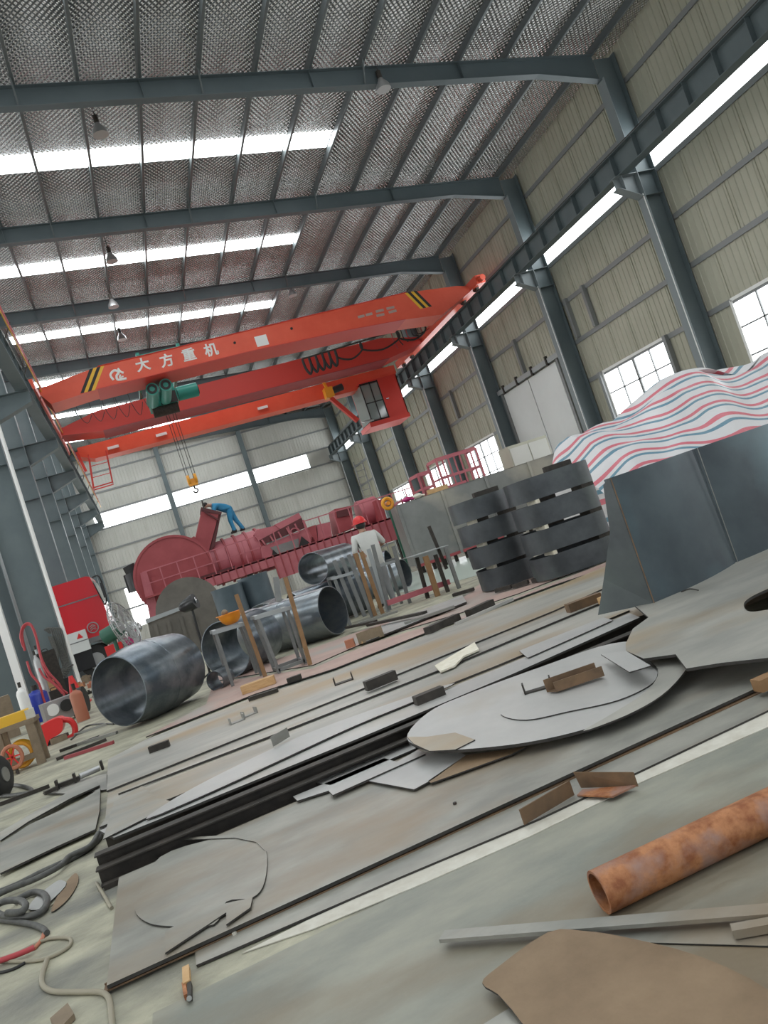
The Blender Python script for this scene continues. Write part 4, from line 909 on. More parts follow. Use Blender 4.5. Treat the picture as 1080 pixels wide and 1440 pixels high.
# timber block
a, b = PZ(342, 976, .026), PZ(388, 960, .026)
MB().prof(a+V((0, .0, .045)), b+V((0, 0, .045)), [(-.07, -.045), (.07, -.045), (.07, .045), (-.07, .045)]).build('timber_block', 'wood', label='sawn orange timber block below the helmet trestle', cat='timber block')
a, b = PZ(505, 905, .03), PZ(540, 893, .03)
tb = thing('timber_block', 'split timber block with rusty plate beside the bright pipe', 'timber block', (a+b)/2)
MB().prof(a+V((0, 0, .07)), b+V((0, 0, .07)), [(-.12, -.07), (.12, -.07), (.12, .07), (-.1, .05)]).build('block', 'wood_dark', tb)
MB().prism([a+V((0, -.13, .0)), a+V((.1, -.13, 0)), a+V((.05, -.12, .13))], (0, .01, 0)).build('bark', 'wood', tb)
MB().prof(PZ(488, 912, .03)+V((0, 0, .05)), PZ(500, 908, .03)+V((0, 0, .05)), [(-.05, -.05), (.05, -.05), (.05, .05), (-.05, .05)]).build('brick', 'terracotta', label='reddish brick standing by the bright pipe mouth', cat='brick')
for i, (p, q) in enumerate((((505, 880), (560, 862)), ((520, 885), (600, 868)), ((570, 880), (640, 856)), ((490, 888), (530, 880)))):
    a, b = PZ(*p, .03), PZ(*q, .03)
    MB().bar(a+V((0, 0, .03+.036*(i % 2))), b+V((0, 0, .03+.036*(i % 2))), .08, .035).build('steel_bar', 'dark_steel' if i % 2 else 'steel_rod', label=['grey bar crossing beside the rack foot', 'dark bar lying before the long rack', 'grey bar beside the red rack rail', 'dark short bar under the timber block'][i], cat='steel bar')
# ---- long rack of upright flats in front of the worker
Yr = 13.2
rk = thing('stock_rack', 'long steel rack holding upright flat bars in front of the worker', 'rack', V((PY(510, 840, Yr).x, Yr, 0)))
def up(px_top, px_bot, Y, m, nm='upright_bar', w=.07, dpt=.012, par=rk):
    T = PY(*px_top, Y); B = PY(*px_bot, Y); B.z = max(B.z, 0.0)
    MB().bar(B, T, w, dpt, up=V((0, 1, 0))).build(nm, m, par)
for i, (t_, b_, m_) in enumerate((((470, 788), (502, 868), 'rack'), ((480, 784), (513, 867), 'rack'), ((490, 780), (524, 868), 'rack'), ((500, 778), (528, 866), 'wood_orange'), ((508, 776), (540, 868), 'wood_orange'), ((518, 772), (548, 866), 'rack_top'), ((524, 766), (548, 858), 'rack'), ((553, 768), (573, 838), 'rack'))):
    up(t_, b_, Yr-.02*i, m_)
a, b = PY(466, 814, Yr), PY(560, 788, Yr); MB().bar(a, b, .07, .05).build('top_rail', 'rack_top', rk)
for q in (470, 556):
    c = PY(q, 812-(q-470)*.3, Yr); MB().bar(V((c.x, Yr+.5, 0)), c+V((0, .5, 0)), .05, .05, up=V((0, 1, 0))).build('leg', 'rack', rk); MB().bar(V((c.x, Yr, 0)), c, .05, .05, up=V((0, 1, 0))).build('leg', 'rack', rk)
    MB().bar(c, c+V((0, .5, 0)), .05, .05).build('cross_rail', 'rack', rk)
# ---- table of flat sheet with red lower rail
Yt = 12.6
tt = thing('sheet_trestle', 'steel trestle with grey sheet top and red lower rail', 'trestle', V((PY(610, 830, Yt).x, Yt, 0)))
a, b = PY(584, 782, Yt), PY(628, 768, Yt)
MB().prism([a+V((-.05, 0, 0)), b+V((.04, 0, 0)), b+V((.1, .7, 0)), a+V((.0, .7, 0))], (0, 0, .012)).build('top_sheet', 'rack_top', tt)
for (t_, b_, m_, dy) in (((598, 782), (617, 842), 'wood_orange', 0), ((612, 780), (632, 838), 'dark_steel', .1), ((626, 770), (648, 834), 'rack', 0), ((586, 784), (600, 836), 'dark_steel', .3)):
    T = PY(*t_, Yt+dy); B = PY(*b_, Yt+dy); MB().bar(V((B.x, B.y, 0)), T, .09 if m_ == 'wood_orange' else .06, .05, up=V((0, 1, 0))).build('leg', m_, tt)
a, b = PY(545, 848, 12.8), PY(632, 818, 12.8); MB().bar(a, b, .06, .09).build('lower_rail', 'maroon_light', tt)
up((603, 740), (628, 800), 12.9, 'dark_steel', 'upright_bar', .05, .05, tt)
# ================================================================== STEEL BOX IN THE MIDDLE DISTANCE
bx0 = V((7.0, 21.0, 0)); bx1 = V((12.2, 20.0, 0))
sb = thing('steel_box', 'large grey sheet steel box with stiffened panels', 'steel box', (bx0+bx1)/2)
dx = (bx1-bx0).normalized(); ny = V((-dx.y, dx.x, 0)); Ls = (bx1-bx0).length
zt = 2.05
for i in range(4):
    a = bx0+dx*(Ls*i/4+.015); b = bx0+dx*(Ls*(i+1)/4-.015)
    MB().prism([a+V((0, 0, .25)), b+V((0, 0, .25)), b+V((0, 0, zt)), a+V((0, 0, zt))], ny*.03).build('side_panel', 'box_steel', sb)
MB().prism([bx0+V((0, 0, zt-.02)), bx1+V((0, 0, zt-.02)), bx1+ny*1.8+V((0, 0, zt-.02)), bx0+ny*1.8+V((0, 0, zt-.02))], (0, 0, .02)).build('top_panel', 'box_steel', sb)
MB().prism([bx0+V((0, 0, .25)), bx0+ny*1.8+V((0, 0, .25)), bx0+ny*1.8+V((0, 0, zt-.02)), bx0+V((0, 0, zt-.02))], dx*.01).build('end_panel', 'box_steel', sb)
for i in range(5):
    a = bx0+dx*(Ls*i/4)-ny*.03
    MB().bar(a+V((0, 0, .2)), a+V((0, 0, zt)), .08, .05, up=V((0, 1, 0))).build('stiffener', 'box_steel', sb)
for i in range(16):
    a = bx0+dx*(Ls*(i+.5)/16)+ny*.2
    MB().bar(a, a+V((0, 0, .26)), .09, .07, up=V((0, 1, 0))).build('foot', 'dark_steel', sb)
MB().prism([bx0+V((0, -.04, .2)), bx1+V((0, -.04, .2)), bx1+V((0, -.04, .28)), bx0+V((0, -.04, .28))], ny*.1).build('bottom_rail', 'maroon', sb)
gl = bx0+dx*.35+ny*.2+V((0, 0, zt))
for i, (m_, lab) in enumerate((('magenta', 'red work glove on the grey box edge'), ('paper', 'white work glove on the grey box edge'), ('wood', 'short pale timber on the grey box edge'))):
    c = gl+dx*(.0+.32*i)
    if i < 2:
        g = MB().ball(c+V((0, 0, .075)), .15, 12, (1, .7, .5)); [g.tube([c+V((.1, .02*k, .06)), c+V((.2, .04*k, .045))], .03, 6, 0) for k in (-2, -1, 0, 1, 2)]
        g.build('work_glove', m_, smooth=True, label=lab, cat='glove')
    else: MB().prism([c+V((0, 0, .0)), c+dx*.6, c+dx*.6+ny*.2, c+ny*.2], (0, 0, .14)).build('timber_block', m_, label=lab, cat='timber block')
dk = MB().span((8.6, 24.0, 1.75), (12.7, 26.2, 1.95))
dkt = thing('red_platform', 'long maroon platform carrying frames behind the grey box', 'platform', (12, 25, 0))
dk.build('deck', 'maroon', dkt)
# red railed frames behind the box
def red_frame(p, w, h, n, lab, par=None):
    t = thing('red_guard_frame', None if par else lab, None if par else 'guard frame', p, parent=par)
    for i in range(n+1):
        MB().bar(p+V((w*i/n, 0, 0)), p+V((w*i/n, 0, h)), .07 if i in (0, n) else .045, .05, up=V((0, 1, 0))).build('upright', 'maroon_light', t)
        if i in (0, n): MB().bar(p+V((w*i/n, .9, 0)), p+V((w*i/n, .9, h)), .07, .05, up=V((0, 1, 0))).build('upright', 'maroon_light', t)
    for z in (h*.5, h-.03):
        MB().bar(p+V((0, 0, z)), p+V((w, 0, z)), .06, .09).build('rail', 'maroon_light', t)
        for x in (0, w): MB().bar(p+V((x, 0, z)), p+V((x, .9, z)), .06, .06).build('rail', 'maroon_light', t)
    MB().prism([p+V((0, 0, h)), p+V((w, 0, h)), p+V((w, .9, h)), p+V((0, .9, h))], (0, 0, .05)).build('top_plate', 'maroon_light', t)
pf = PY(640, 715, 24.4); red_frame(V((pf.x-.1, 24.4, 1.95)), 1.5, 1.3, 7, '', dkt)
pf = PY(590, 720, 24.4); red_frame(V((pf.x+.35, 24.4, 1.95)), .45, 1.0, 1, '', dkt)
pf = PY(553, 730, 30.5); red_frame(V((pf.x+.6, 30.5, 0)), .8, 2.6, 2, 'low maroon frame before the far windows')
for x in (8.8, 10.7, 12.6): MB().bar((x, 24.1, 0), (x, 24.1, 1.76), .12, .12).build('leg', 'maroon', dkt); MB().bar((x, 26.1, 0), (x, 26.1, 1.76), .12, .12).build('leg', 'maroon', dkt)
for x in (9.99,): MB().span((x, 24.3, 1.95), (x+.7, 25.2, 2.3)).build('motor_housing', 'maroon_light', dkt)
# orange pump item between far window and post
oc = PY(545, 708, 25.0)
og = thing('hose_reel', 'orange round hose reel on a stand before the far windows', 'reel', (oc.x, 25.0, 0))
MB().tube([oc+V((math.cos(a)*.17, 0, math.sin(a)*.17)) for a in [k*math.pi/6 for k in range(12)]], .06, 8, 2, True).build('reel_ring', 'hook_yellow', og, smooth=True)
MB().cyl(oc+V((0, -.1, 0)), oc+V((0, .1, 0)), .07, 10).build('hub', 'orange', og)
MB().bar((oc.x, 25.05, 0), oc+V((0, .05, -.25)), .08, .08, up=V((0, 1, 0))).build('stand', 'green', og)
# pale cabinet at the doors
pcx = PY(730, 660, 26.0)
wc = thing('pale_cabinet', 'pale cream cabinet standing in front of the white doors', 'cabinet', (13.6, 25.4, 0))
MB().span((12.9, 25.0, 0), (14.5, 25.8, 3.0)).build('body', 'cladding', wc); MB().span((12.95, 24.98, .1), (13.68, 25.0, 2.9)).build('door', 'cladding_far', wc); MB().span((13.72, 24.98, .1), (14.45, 25.0, 2.9)).build('door', 'cladding_far', wc)
# ================================================================== RED MACHINE
YM = 27.0
rm = thing('drum_machine', 'long maroon drum machine with round housing, chute, ribbed tank and walkway', 'machine', V((5, 28.2, 0)))
def pm(x, y, Y=YM): return PY(x, y, Y)
c = pm(246, 808)
MB().cyl((c.x, YM, c.z), (c.x, YM+1.5, c.z), 1.3, 48).build('drum_housing', 'maroon', rm, smooth=True)
MB().lathe((c.x, YM-.03, c.z), (c.x, YM+.06, c.z), [(0, 1.32), (1, 1.32), (1, 1.24), (0, 1.24)], 48, True).build('rim', 'maroon', rm, smooth=True)
MB().cyl((c.x+.1, YM-.06, c.z-.05), (c.x+.1, YM, c.z-.05), .1, 12).build('hub', 'maroon_dark', rm)
MB().prism([pm(*q, YM+.05) for q in [(256, 764), (273, 754), (292, 774), (297, 822), (240, 858)]], (0, 1.3, 0)).build('hood', 'maroon', rm)
chu = MB().prism([pm(*q, YM+.2) for q in [(284, 717), (308, 721), (293, 778), (275, 756)]], (0, .9, 0)).build('chute', 'maroon', rm)
MB().prism([pm(*q, YM+.25) for q in [(308, 721), (311, 722), (302, 768), (294, 778)]], (0, .8, 0)).build('chute_side', 'maroon_dark', chu)  # shaded side of the chute, darkened by colour
MB().prism([pm(*q, YM+.18) for q in [(283, 713), (312, 720), (311, 724), (283, 719)]], (0, .95, 0)).build('chute_flange', 'maroon_dark', chu)
MB().bar(pm(284, 704), pm(287, 716), .05, .05).build('lifting_lug', 'dark_steel', chu)
MB().bar(pm(288, 720, YM+.15), pm(307, 731, YM+.15), .06, .05).build('strap', 'maroon_dark', chu)
ta, tb_ = pm(296, 796, YM+.9), pm(372, 771, YM+.9); zt = (ta.z+tb_.z)/2; rt = .74
ta.z = tb_.z = zt
MB().cyl(ta, tb_, rt, 32).build('ribbed_tank', 'maroon_light', rm, smooth=True)
for i in range(5):
    q = ta.lerp(tb_, .1+.2*i); MB().lathe(q, q+V((.07, 0, 0)), [(0, rt), (0, rt+.06), (1, rt+.06), (1, rt)], 32).build('tank_rib', 'maroon', rm, smooth=True)
# fascia and deck
zD0, zD1 = 1.15, 1.95
xa_, xb_, xc_ = pm(240, 840).x+.3, pm(385, 800).x, pm(590, 730).x
MB().span((xb_, YM-.5, zD0), (xc_, YM-.44, zD1)).build('fascia', 'maroon_light', rm)
MB().span((xa_, YM-.5, 1.62), (xb_, YM-.44, zD1)).build('fascia', 'maroon_light', rm)
MB().span((-.2, YM-.5, 1.9), (xc_, YM+2.0, 1.96)).build('deck', 'maroon', rm)
n = 34
for i in range(n):
    x = xa_+(xc_-xa_)*(i+.5)/n; z0_ = zD0 if x > xb_ else 1.62
    MB().span((x-.02, YM-.55, z0_), (x+.02, YM-.5, zD1+.03)).build('fascia_rib', 'maroon', rm)
MB().span((xa_, YM-.3, 1.97), (pm(330, 800).x, YM-.25, 2.05)).build('kick_plate', 'maroon_dark', rm)
MB().bar(pm(297, 812, YM-.4), pm(372, 787, YM-.4), .1, .12).build('tank_cradle', 'maroon_dark', rm)
# railing
xr = xa_-.9
while xr < xc_:
    MB().bar((xr, YM-.46, 1.95), (xr, YM-.46, 2.75), .035, .035, up=V((0, 1, 0))).build('rail_post', 'maroon_light', rm); xr += .55
for z in (2.35, 2.75): MB().bar((xa_-.9, YM-.46, z), (pm(372, 780).x, YM-.46, z), .035, .035).build('hand_rail', 'maroon_light', rm)
MB().bar((pm(430, 760).x, YM-.46, 2.75), (xc_, YM-.46, 2.75), .035, .035).build('hand_rail', 'maroon_light', rm)
# left leg post and skirt
MB().prism([pm(*q, YM-.2) for q in [(197, 806), (206, 803), (226, 868), (212, 873)]], (0, .25, 0)).build('leg_post', 'maroon_light', rm)
MB().prism([pm(*q, YM-.1) for q in [(204, 815), (290, 790), (300, 838), (226, 862)]], (0, .15, 0)).build('skirt', 'maroon', rm)
# hopper unit with hipped hood
MB().prism([pm(*q, YM+.1) for q in [(357, 752), (361, 745), (392, 738), (396, 748), (364, 762)]], (0, 1.3, 0)).build('hood_roof', 'maroon_light', rm)
MB().prism([pm(*q, YM+.05) for q in [(386, 738), (420, 721), (424, 728), (394, 744)]], (0, 1.3, 0)).build('hood_roof', 'maroon_light', rm)
MB().prism([pm(*q, YM+.05) for q in [(364, 760), (424, 728), (430, 742), (372, 765)]], (0, .05, 0)).build('louvre_frame', 'maroon_dark', rm)
for i in range(6):
    s = i/5; MB().bar(pm(368+58*s, 759-28*s, YM), pm(373+58*s, 766-24*s, YM), .05, .05, up=V((0, 1, 0))).build('louvre_bar', 'maroon_light', rm)
MB().prism([pm(*q, YM+.1) for q in [(366, 770), (432, 742), (446, 766), (442, 782), (372, 804)]], (0, 1.5, 0)).build('hopper', 'maroon_light', rm)
MB().prism([pm(*q, YM+.06) for q in [(380, 770), (420, 757), (420, 773), (392, 782)]], (0, .04, 0)).build('hopper_panel', 'box_steel', rm)
for q in [[(382, 785), (394, 782), (384, 773)], [(420, 773), (440, 767), (424, 754)]]: MB().prism([pm(*k, YM+.02) for k in q], (0, .04, 0)).build('gusset_opening', 'black', rm)
MB().tube([pm(415+6*math.cos(a), 747+4*math.sin(a), YM-.02) for a in [k*math.pi/5 for k in range(10)]], .025, 6, 2, True).build('hand_wheel', 'maroon_light', rm)
MB().prism([pm(*q, YM+.1) for q in [(446, 738), (464, 734), (468, 760), (448, 768)]], (0, 1.2, 0)).build('feed_box', 'maroon_light', rm)
# seat-like box and tank further along
MB().prism([pm(*q, YM+.2) for q in [(470, 716), (494, 711), (498, 742), (476, 750)]], (0, 1., 0)).build('control_box', 'maroon', rm)
MB().prism([pm(*q, YM+.14) for q in [(473, 719), (492, 715), (493, 724), (475, 728)]], (0, .05, 0)).build('opening', 'maroon_dark', rm)
a, b = pm(505, 724, YM+.8), pm(530, 716, YM+.8); b.z = a.z; MB().cyl(a, b, .5, 24).build('small_tank', 'maroon_light', rm, smooth=True)
MB().prism([pm(*q, YM) for q in [(527, 704), (537, 702), (545, 735), (535, 740)]], (0, .4, 0)).build('side_post', 'maroon', rm)
MB().prism([pm(*q, YM+.1) for q in [(432, 742), (444, 738), (447, 760), (436, 764)]], (0, .6, 0)).build('spout', 'maroon', rm)
for x in (.6, 3.2, 6.4, 9.2):
    for y in (YM-.3, YM+1.8): MB().bar((x, y, 0), (x, y, 1.92), .18, .18).build('support_leg', 'dark_steel', rm)
# thin mast ladder behind the machine
ml = thing('mast_ladder', 'slim grey ladder leaning on the far columns', 'ladder', (13.4, 47, 0))
a0, a1 = PY(497, 650, 46), PY(512, 712, 46)
for s in (0, .55): MB().bar(V((a1.x+s, 46, 0)), V((a0.x+s, 46, a0.z)), .06, .06, up=V((0, 1, 0))).build('stile', 'rack', ml)
for k in range(16):
    q = V((a1.x, 46, 0)).lerp(V((a0.x, 46, a0.z)), (k+.5)/16); MB().bar(q, q+V((.55, 0, 0)), .04, .04).build('rung', 'rack', ml)
# ================================================================== DUSTY MIXER CASING, TANKS, LAMP
YX = 21.0
mx = thing('mixer_casing', 'dusty grey-brown mixer casing under the round drum housing', 'mixer', V((PY(255, 860, YX).x, YX+.8, 0)))
MB().prism([PY(*q, YX) for q in [(207, 872), (258, 858), (303, 850), (312, 905), (300, 930), (222, 945)]], (0, 1.5, 0)).build('body', 'mixer', mx)
c = PY(262, 842, YX); MB().cyl((c.x, YX+.1, c.z-.3), (c.x, YX+1.4, c.z-.3), .85, 32).build('drum', 'mixer', mx, smooth=True)
MB().prism([PY(*q, YX-.05) for q in [(204, 871), (256, 852), (257, 857), (206, 877)]], (0, 1.6, 0)).build('rim_plate', 'rack_top', mx)
for i in range(4):
    MB().bar(PY(218+i*18, 878-i*5, YX-.03), PY(226+i*19, 915-i*5, YX-.03), .08, .06, up=V((0, 1, 0))).build('stiffener', 'mixer', mx)
MB().span((c.x-1.2, YX+.2, 0), (c.x+.9, YX+1.2, .6)).build('base', 'dark_steel', mx)
c = PY(186, 810, YX+3)
mo = thing('drive_motor', 'black drive motor', None, V((c.x, YM+.3, c.z-.4)), parent=rm)
c = PY(188, 812, YM+.3)
MB().cyl(c+V((0, 0, -.45)), c+V((0, 0, .15)), .3, 18).build('body', 'black_gloss', mo, smooth=True); MB().cyl(c+V((0, 0, .15)), c+V((-.05, 0, .42)), .2, 14).build('fan_cowl', 'black', mo, smooth=True)
MB().bar(c+V((.2, 0, -.2)), c+V((.5, 0, -.2)), .2, .3).build('bracket', 'maroon', mo)
for i, (px_, lab) in enumerate(((322, 'blue-grey standing tank half beside the mixer casing'), (366, 'second blue-grey standing tank half'))):
    c = PY(px_, 838, 17.6); th = thing('standing_tank', lab, 'tank', V((c.x, 17.6+.3*i, 0)))
    MB().cyl((c.x, 17.6+.3*i, 0), (c.x, 17.6+.3*i, 1.3+.06*i), .34, 32).build('shell', 'tank_teal', th, smooth=True)
    MB().lathe((c.x, 17.6+.3*i, 1.3+.06*i), (c.x, 17.6+.3*i, 1.34+.06*i), [(0, .35), (1, .35), (1, .3), (0, .3)], 32, True).build('rim', 'tank_teal', th)
c = PZ(298, 957, 0); hd = PY(268, 856, c.y)
sl = thing('stand_lamp', 'black flood lamp on a thin black pole stand', 'lamp', c)
MB().cyl(c, V((hd.x+.02, c.y, hd.z)), .018, 8).build('pole', 'black', sl)
for k in range(3):
    a = k*2.1+.4; MB().bar(c+V((0, 0, .12)), c+V((.26*math.cos(a), .26*math.sin(a), .012)), .025, .02).build('leg', 'black', sl)
hh = V((hd.x, c.y, hd.z+.06))
MB().lathe(hh+V((-.14, .06, -.02)), hh+V((.1, -.05, .03)), [(0, .05), (.2, .09), (.75, .115), (1, .12)], 18).build('lamp_head', 'black_gloss', sl, smooth=True)
MB().ball(hh+V((.1, -.055, .035)), .05, 12, (.5, 1, 1)).build('lens', 'chrome', sl, smooth=True)
# ================================================================== TRUCK
YT = 27.6
tk = thing('truck', 'red lorry cab with grey lower trim parked behind the columns', 'truck', (-3.6, YT+1.2, 0))
def pt(x, y, Y=YT): return PY(x, y, Y)
c1, c2 = pt(96, 818), pt(132, 809)
xr_ = pt(150, 860).x; xl_ = c1.x-1.2
ztop = c2.z+.05; zbot = pt(140, 893).z
MB().prism([(xl_, YT, zbot), (xr_+.02, YT, zbot), (xr_-.02, YT, zbot+.9), (xr_-.18, YT, ztop-.05), (xr_-.3, YT, ztop), (xl_, YT, ztop)], (0, 2.4, 0)).build('cab', 'truck_red', tk)
MB().prism([(xl_, YT-.02, zbot+1.25), (xr_-.1, YT-.02, zbot+1.25), (xr_-.1, YT-.02, zbot+1.29), (xl_, YT-.02, zbot+1.29)], (0, .02, 0)).build('trim_line', 'truck_grey', tk)
MB().span((xl_, YT-.01, zbot-.16), (xr_+.05, YT+2.4, zbot)).build('lower_trim', 'truck_grey', tk)
MB().prism([(xr_+.0, YT+.1, zbot+.95), (xr_-.14, YT+.1, ztop-.2), (xr_-.12, YT+.1, ztop-.2), (xr_+.02, YT+.1, zbot+.95)], (0, 2.2, 0)).build('windscreen', 'glass', tk)
lc_ = V((xr_-.55, YT-.012, zbot+.3))
MB().tube([lc_+V((math.cos(a)*.17, 0, math.sin(a)*.17)) for a in [k*math.pi/8 for k in range(16)]], .018, 6, 1, True).build('badge_ring', 'rack_top', tk)
for z_ in (-.06, 0, .06): MB().bar(lc_+V((-.09, 0, z_-.02)), lc_+V((.0, 0, z_+.03)), .02, .02).build('badge_bar', 'rack_top', tk); MB().bar(lc_+V((.09, 0, z_-.02)), lc_+V((.0, 0, z_+.03)), .02, .02).build('badge_bar', 'rack_top', tk)
wh = V((xr_-.75, YT+.1, .52))
w1 = MB().lathe(wh, wh+V((0, .32, 0)), [(0, .3), (0, .5), (.1, .53), (.9, .53), (1, .5), (1, .3)], 32).build('wheel', 'black', tk, smooth=True)
MB().cyl(wh+V((0, -.01, 0)), wh+V((0, .06, 0)), .27, 20).build('wheel_hub', 'alu', w1)
copy_w = MB().lathe(wh+V((0, 2.0, 0)), wh+V((0, 2.3, 0)), [(0, .3), (0, .5), (.1, .53), (.9, .53), (1, .5), (1, .3)], 24).build('wheel', 'black', tk)
MB().tube([wh+V((math.cos(a)*.64, -.02, math.sin(a)*.64)) for a in [math.radians(d) for d in range(10, 171, 16)]], .045, 6, 1).build('wheel_arch', 'truck_grey', tk)
sbx = pt(104, 884)
sd = MB().span((sbx.x-.9, YT-.1, .95), (sbx.x+.32, YT+.4, 1.62)).build('side_box', 'offwhite', tk)
MB().span((sbx.x-.9, YT-.108, 1.27), (sbx.x+.32, YT-.1, 1.3)).build('box_seam', 'truck_grey', sd)
tri = V((sbx.x+.0, YT-.104, 1.38)); MB().prism([tri, tri+V((.2, 0, 0)), tri+V((.1, 0, .17))], (0, -.006, 0)).build('warning_triangle', 'red', sd)
MB().span((sbx.x-.8, YT, .35), (sbx.x+.3, YT+.6, .95)).build('fuel_tank', 'black_gloss', tk)
MB().span((-8.2, YT+.3, .8), (xl_, YT+2.2, 1.1)).build('chassis', 'dark_steel', tk)
w2 = V((-7, YT+.1, .52)); MB().lathe(w2, w2+V((0, .32, 0)), [(0, .3), (0, .5), (.1, .53), (.9, .53), (1, .5), (1, .3)], 24).build('wheel', 'black', tk)
MB().span((-8.2, YT+.1, 1.1), (xl_-.2, YT+2.3, 2.0)).build('load_bed', 'truck_grey', tk)
mr = V((xr_+.12, YT-.18, zbot+1.35))
MB().tube([V((xr_-.1, YT, ztop-.1)), mr+V((0, 0, .45)), mr+V((0, 0, -.3)), V((xr_, YT, zbot+.9))], .025, 6).build('mirror_arm', 'black', tk)
MB().box(mr, (.1, .2, .5)).build('mirror', 'black_gloss', tk)
# ================================================================== FAN
fc = PY(174, 880, 12.4)
fn = thing('pedestal_fan', 'large pedestal fan with wire cage and green motor', 'fan', V((fc.x-.1, 12.4, 0)))
ax = V((.93, -.3, .22)).normalized(); d_, s_, u_ = frame(ax)
for k, (o_, r_) in enumerate(((-.07, .2), (-.05, .33), (0, .4), (.05, .36), (.08, .25), (.09, .12))):
    MB().tube([fc+ax*o_+(s_*math.cos(a)+u_*math.sin(a))*r_ for a in [q*math.pi/12 for q in range(24)]], .008, 5, 0, True).build('cage_ring', 'alu', fn)
for q in range(16):
    a = q*math.pi/8; e = s_*math.cos(a)+u_*math.sin(a)
    MB().tube([fc+ax*.09+e*.05, fc+ax*.07+e*.3, fc+e*.4, fc-ax*.06+e*.3, fc-ax*.08+e*.12], .005, 4, 2).build('cage_wire', 'alu', fn)
for q in range(3):
    a = q*2.094; e = s_*math.cos(a)+u_*math.sin(a); f_ = ax.cross(e)
    MB().prism([fc+e*.05-f_*.05, fc+e*.36-f_*.13, fc+e*.36+f_*.1+ax*.04, fc+e*.05+f_*.05+ax*.02], ax*.006).build('blade', 'alu', fn)
MB().cyl(fc-ax*.34, fc-ax*.06, .12, 18).build('motor', 'green', fn, smooth=True)
MB().cyl(V((fc.x-.2*ax.x, fc.y-.2*ax.y, .05)), fc-ax*.2, .03, 10).build('pole', 'green', fn)
MB().cyl(V((fc.x-.2*ax.x, fc.y-.2*ax.y, 0)), V((fc.x-.2*ax.x, fc.y-.2*ax.y, .06)), .28, 20).build('base', 'green', fn)
for (q, m_, lab, sz) in (((162, 915), 'red', 'red tool case between fan and truck wheel', (.26, .2, .22)), ((188, 905), 'magenta', 'magenta tool bag beside the fan', (.24, .2, .26)), ((187, 893), 'green', 'dark green canister beside the fan', (.18, .18, .3))):
    p = PY(*q, {'red': 13.2, 'magenta': 13.25, 'green': 13.9}[m_]); t = thing('tool_case', lab, 'case', V((p.x, p.y, 0)))
    MB().span((p.x-sz[0]/2, p.y-sz[1]/2, 0), (p.x+sz[0]/2, p.y+sz[1]/2, p.z+sz[2]/2)).build('body', m_, t)
    MB().tube([(p.x-.07, p.y, p.z+sz[2]/2), (p.x-.06, p.y, p.z+sz[2]/2+.07), (p.x+.06, p.y, p.z+sz[2]/2+.07), (p.x+.07, p.y, p.z+sz[2]/2)], .012, 6).build('handle', 'white', t)
p = PY(190, 884, 13.6); g = thing('steel_kettle', 'round bright metal kettle behind the fan', 'kettle', V((p.x, 13.6, 0)))
MB().cyl((p.x, 13.6, 0), (p.x, 13.6, p.z-.1), .05, 10).build('stand', 'dark_steel', g); MB().ball((p.x, 13.6, p.z), .11, 16).build('body', 'chrome', g, smooth=True)
# ================================================================== LEFT WORK CORNER
# white post on the nearest inner column
q = PZ(45, 1012, 0)
MB().bar((q.x, q.y, 0), (q.x, q.y, 8.0), .16, .16, up=V((0, 1, 0))).build('white_post', 'white', label='white square post standing before the nearest inner column', cat='post')
# hoses hanging on the column with the downpipe
def hang(name, lab, m, Y, loops, r, grp=None):
    t = thing(name, lab, 'hose', V((PY(*loops[0][0], Y).x, Y, 0)), grp)
    for lp in loops: MB().tube([PY(*p, Y-.03*i) for i, p in enumerate(lp)], r, 6, 5).build('loop', m, t, smooth=True)
    return t
hang('hose_bundle', 'grey cable bundle hanging on the downpipe column', 'hose_grey', 24.82, [[(62+i*1.5, 886+i), (70+i*3, 884), (78+i*3, 905+i*2), (88+i*2, 935), (92+i*2, 955-i*4), (84, 940), (76+i, 915), (68+i, 895)] for i in range(6)], .022)
hang('red_hose', 'red gas hose looped high over the cutting cart', 'hose_red', 17.4, [[(33, 910), (29, 895), (33, 880), (43, 878), (52, 900), (58, 925), (68, 945), (85, 965), (94, 990), (98, 1006)], [(35, 915), (31, 890), (38, 878), (48, 886), (55, 915), (62, 940), (75, 960), (95, 975)]], .024)
hang('red_hose', 'red gas hose hanging into the tool heap', 'hose_red', 16.6, [[(38, 930), (44, 948), (55, 962), (62, 985), (72, 1005)], [(55, 940), (62, 952), (76, 962), (88, 975)]], .022)
# gas cylinders & carts
def cylinder(px_, Y, r, m, lab, h=None, top='dark_steel'):
    p = PZ(*px_, 0) if Y is None else V((PY(*px_, Y).x, Y, 0))
    t = thing('gas_cylinder', lab, 'gas cylinder', p); h = h or 1.3
    MB().lathe(p, p+V((0, 0, h)), [(0, r), (.84, r), (.92, r*.8), (.97, r*.35), (1, r*.3)], 24).build('body', m, t, smooth=True)
    MB().cyl(p+V((0, 0, h)), p+V((0, 0, h+.1)), r*.28, 10).build('valve', top, t)
cylinder((62, 1013), None, .2, 'blue', 'short blue gas cylinder behind the yellow case', .6)
cylinder((118, 1013), None, .1, 'terracotta', 'terracotta cylinder beside the grey machine', .5)
cylinder((74, 1002), None, .08, 'alu', 'grey gas cylinder in the hose cart', 1.25)
cylinder((74, 990), None, .1, 'rack_top', 'pale grey gas cylinder at the column foot', 1.4)
cylinder((45, 1021), None, .1, 'white', 'white gas cylinder beside the white post', .75)
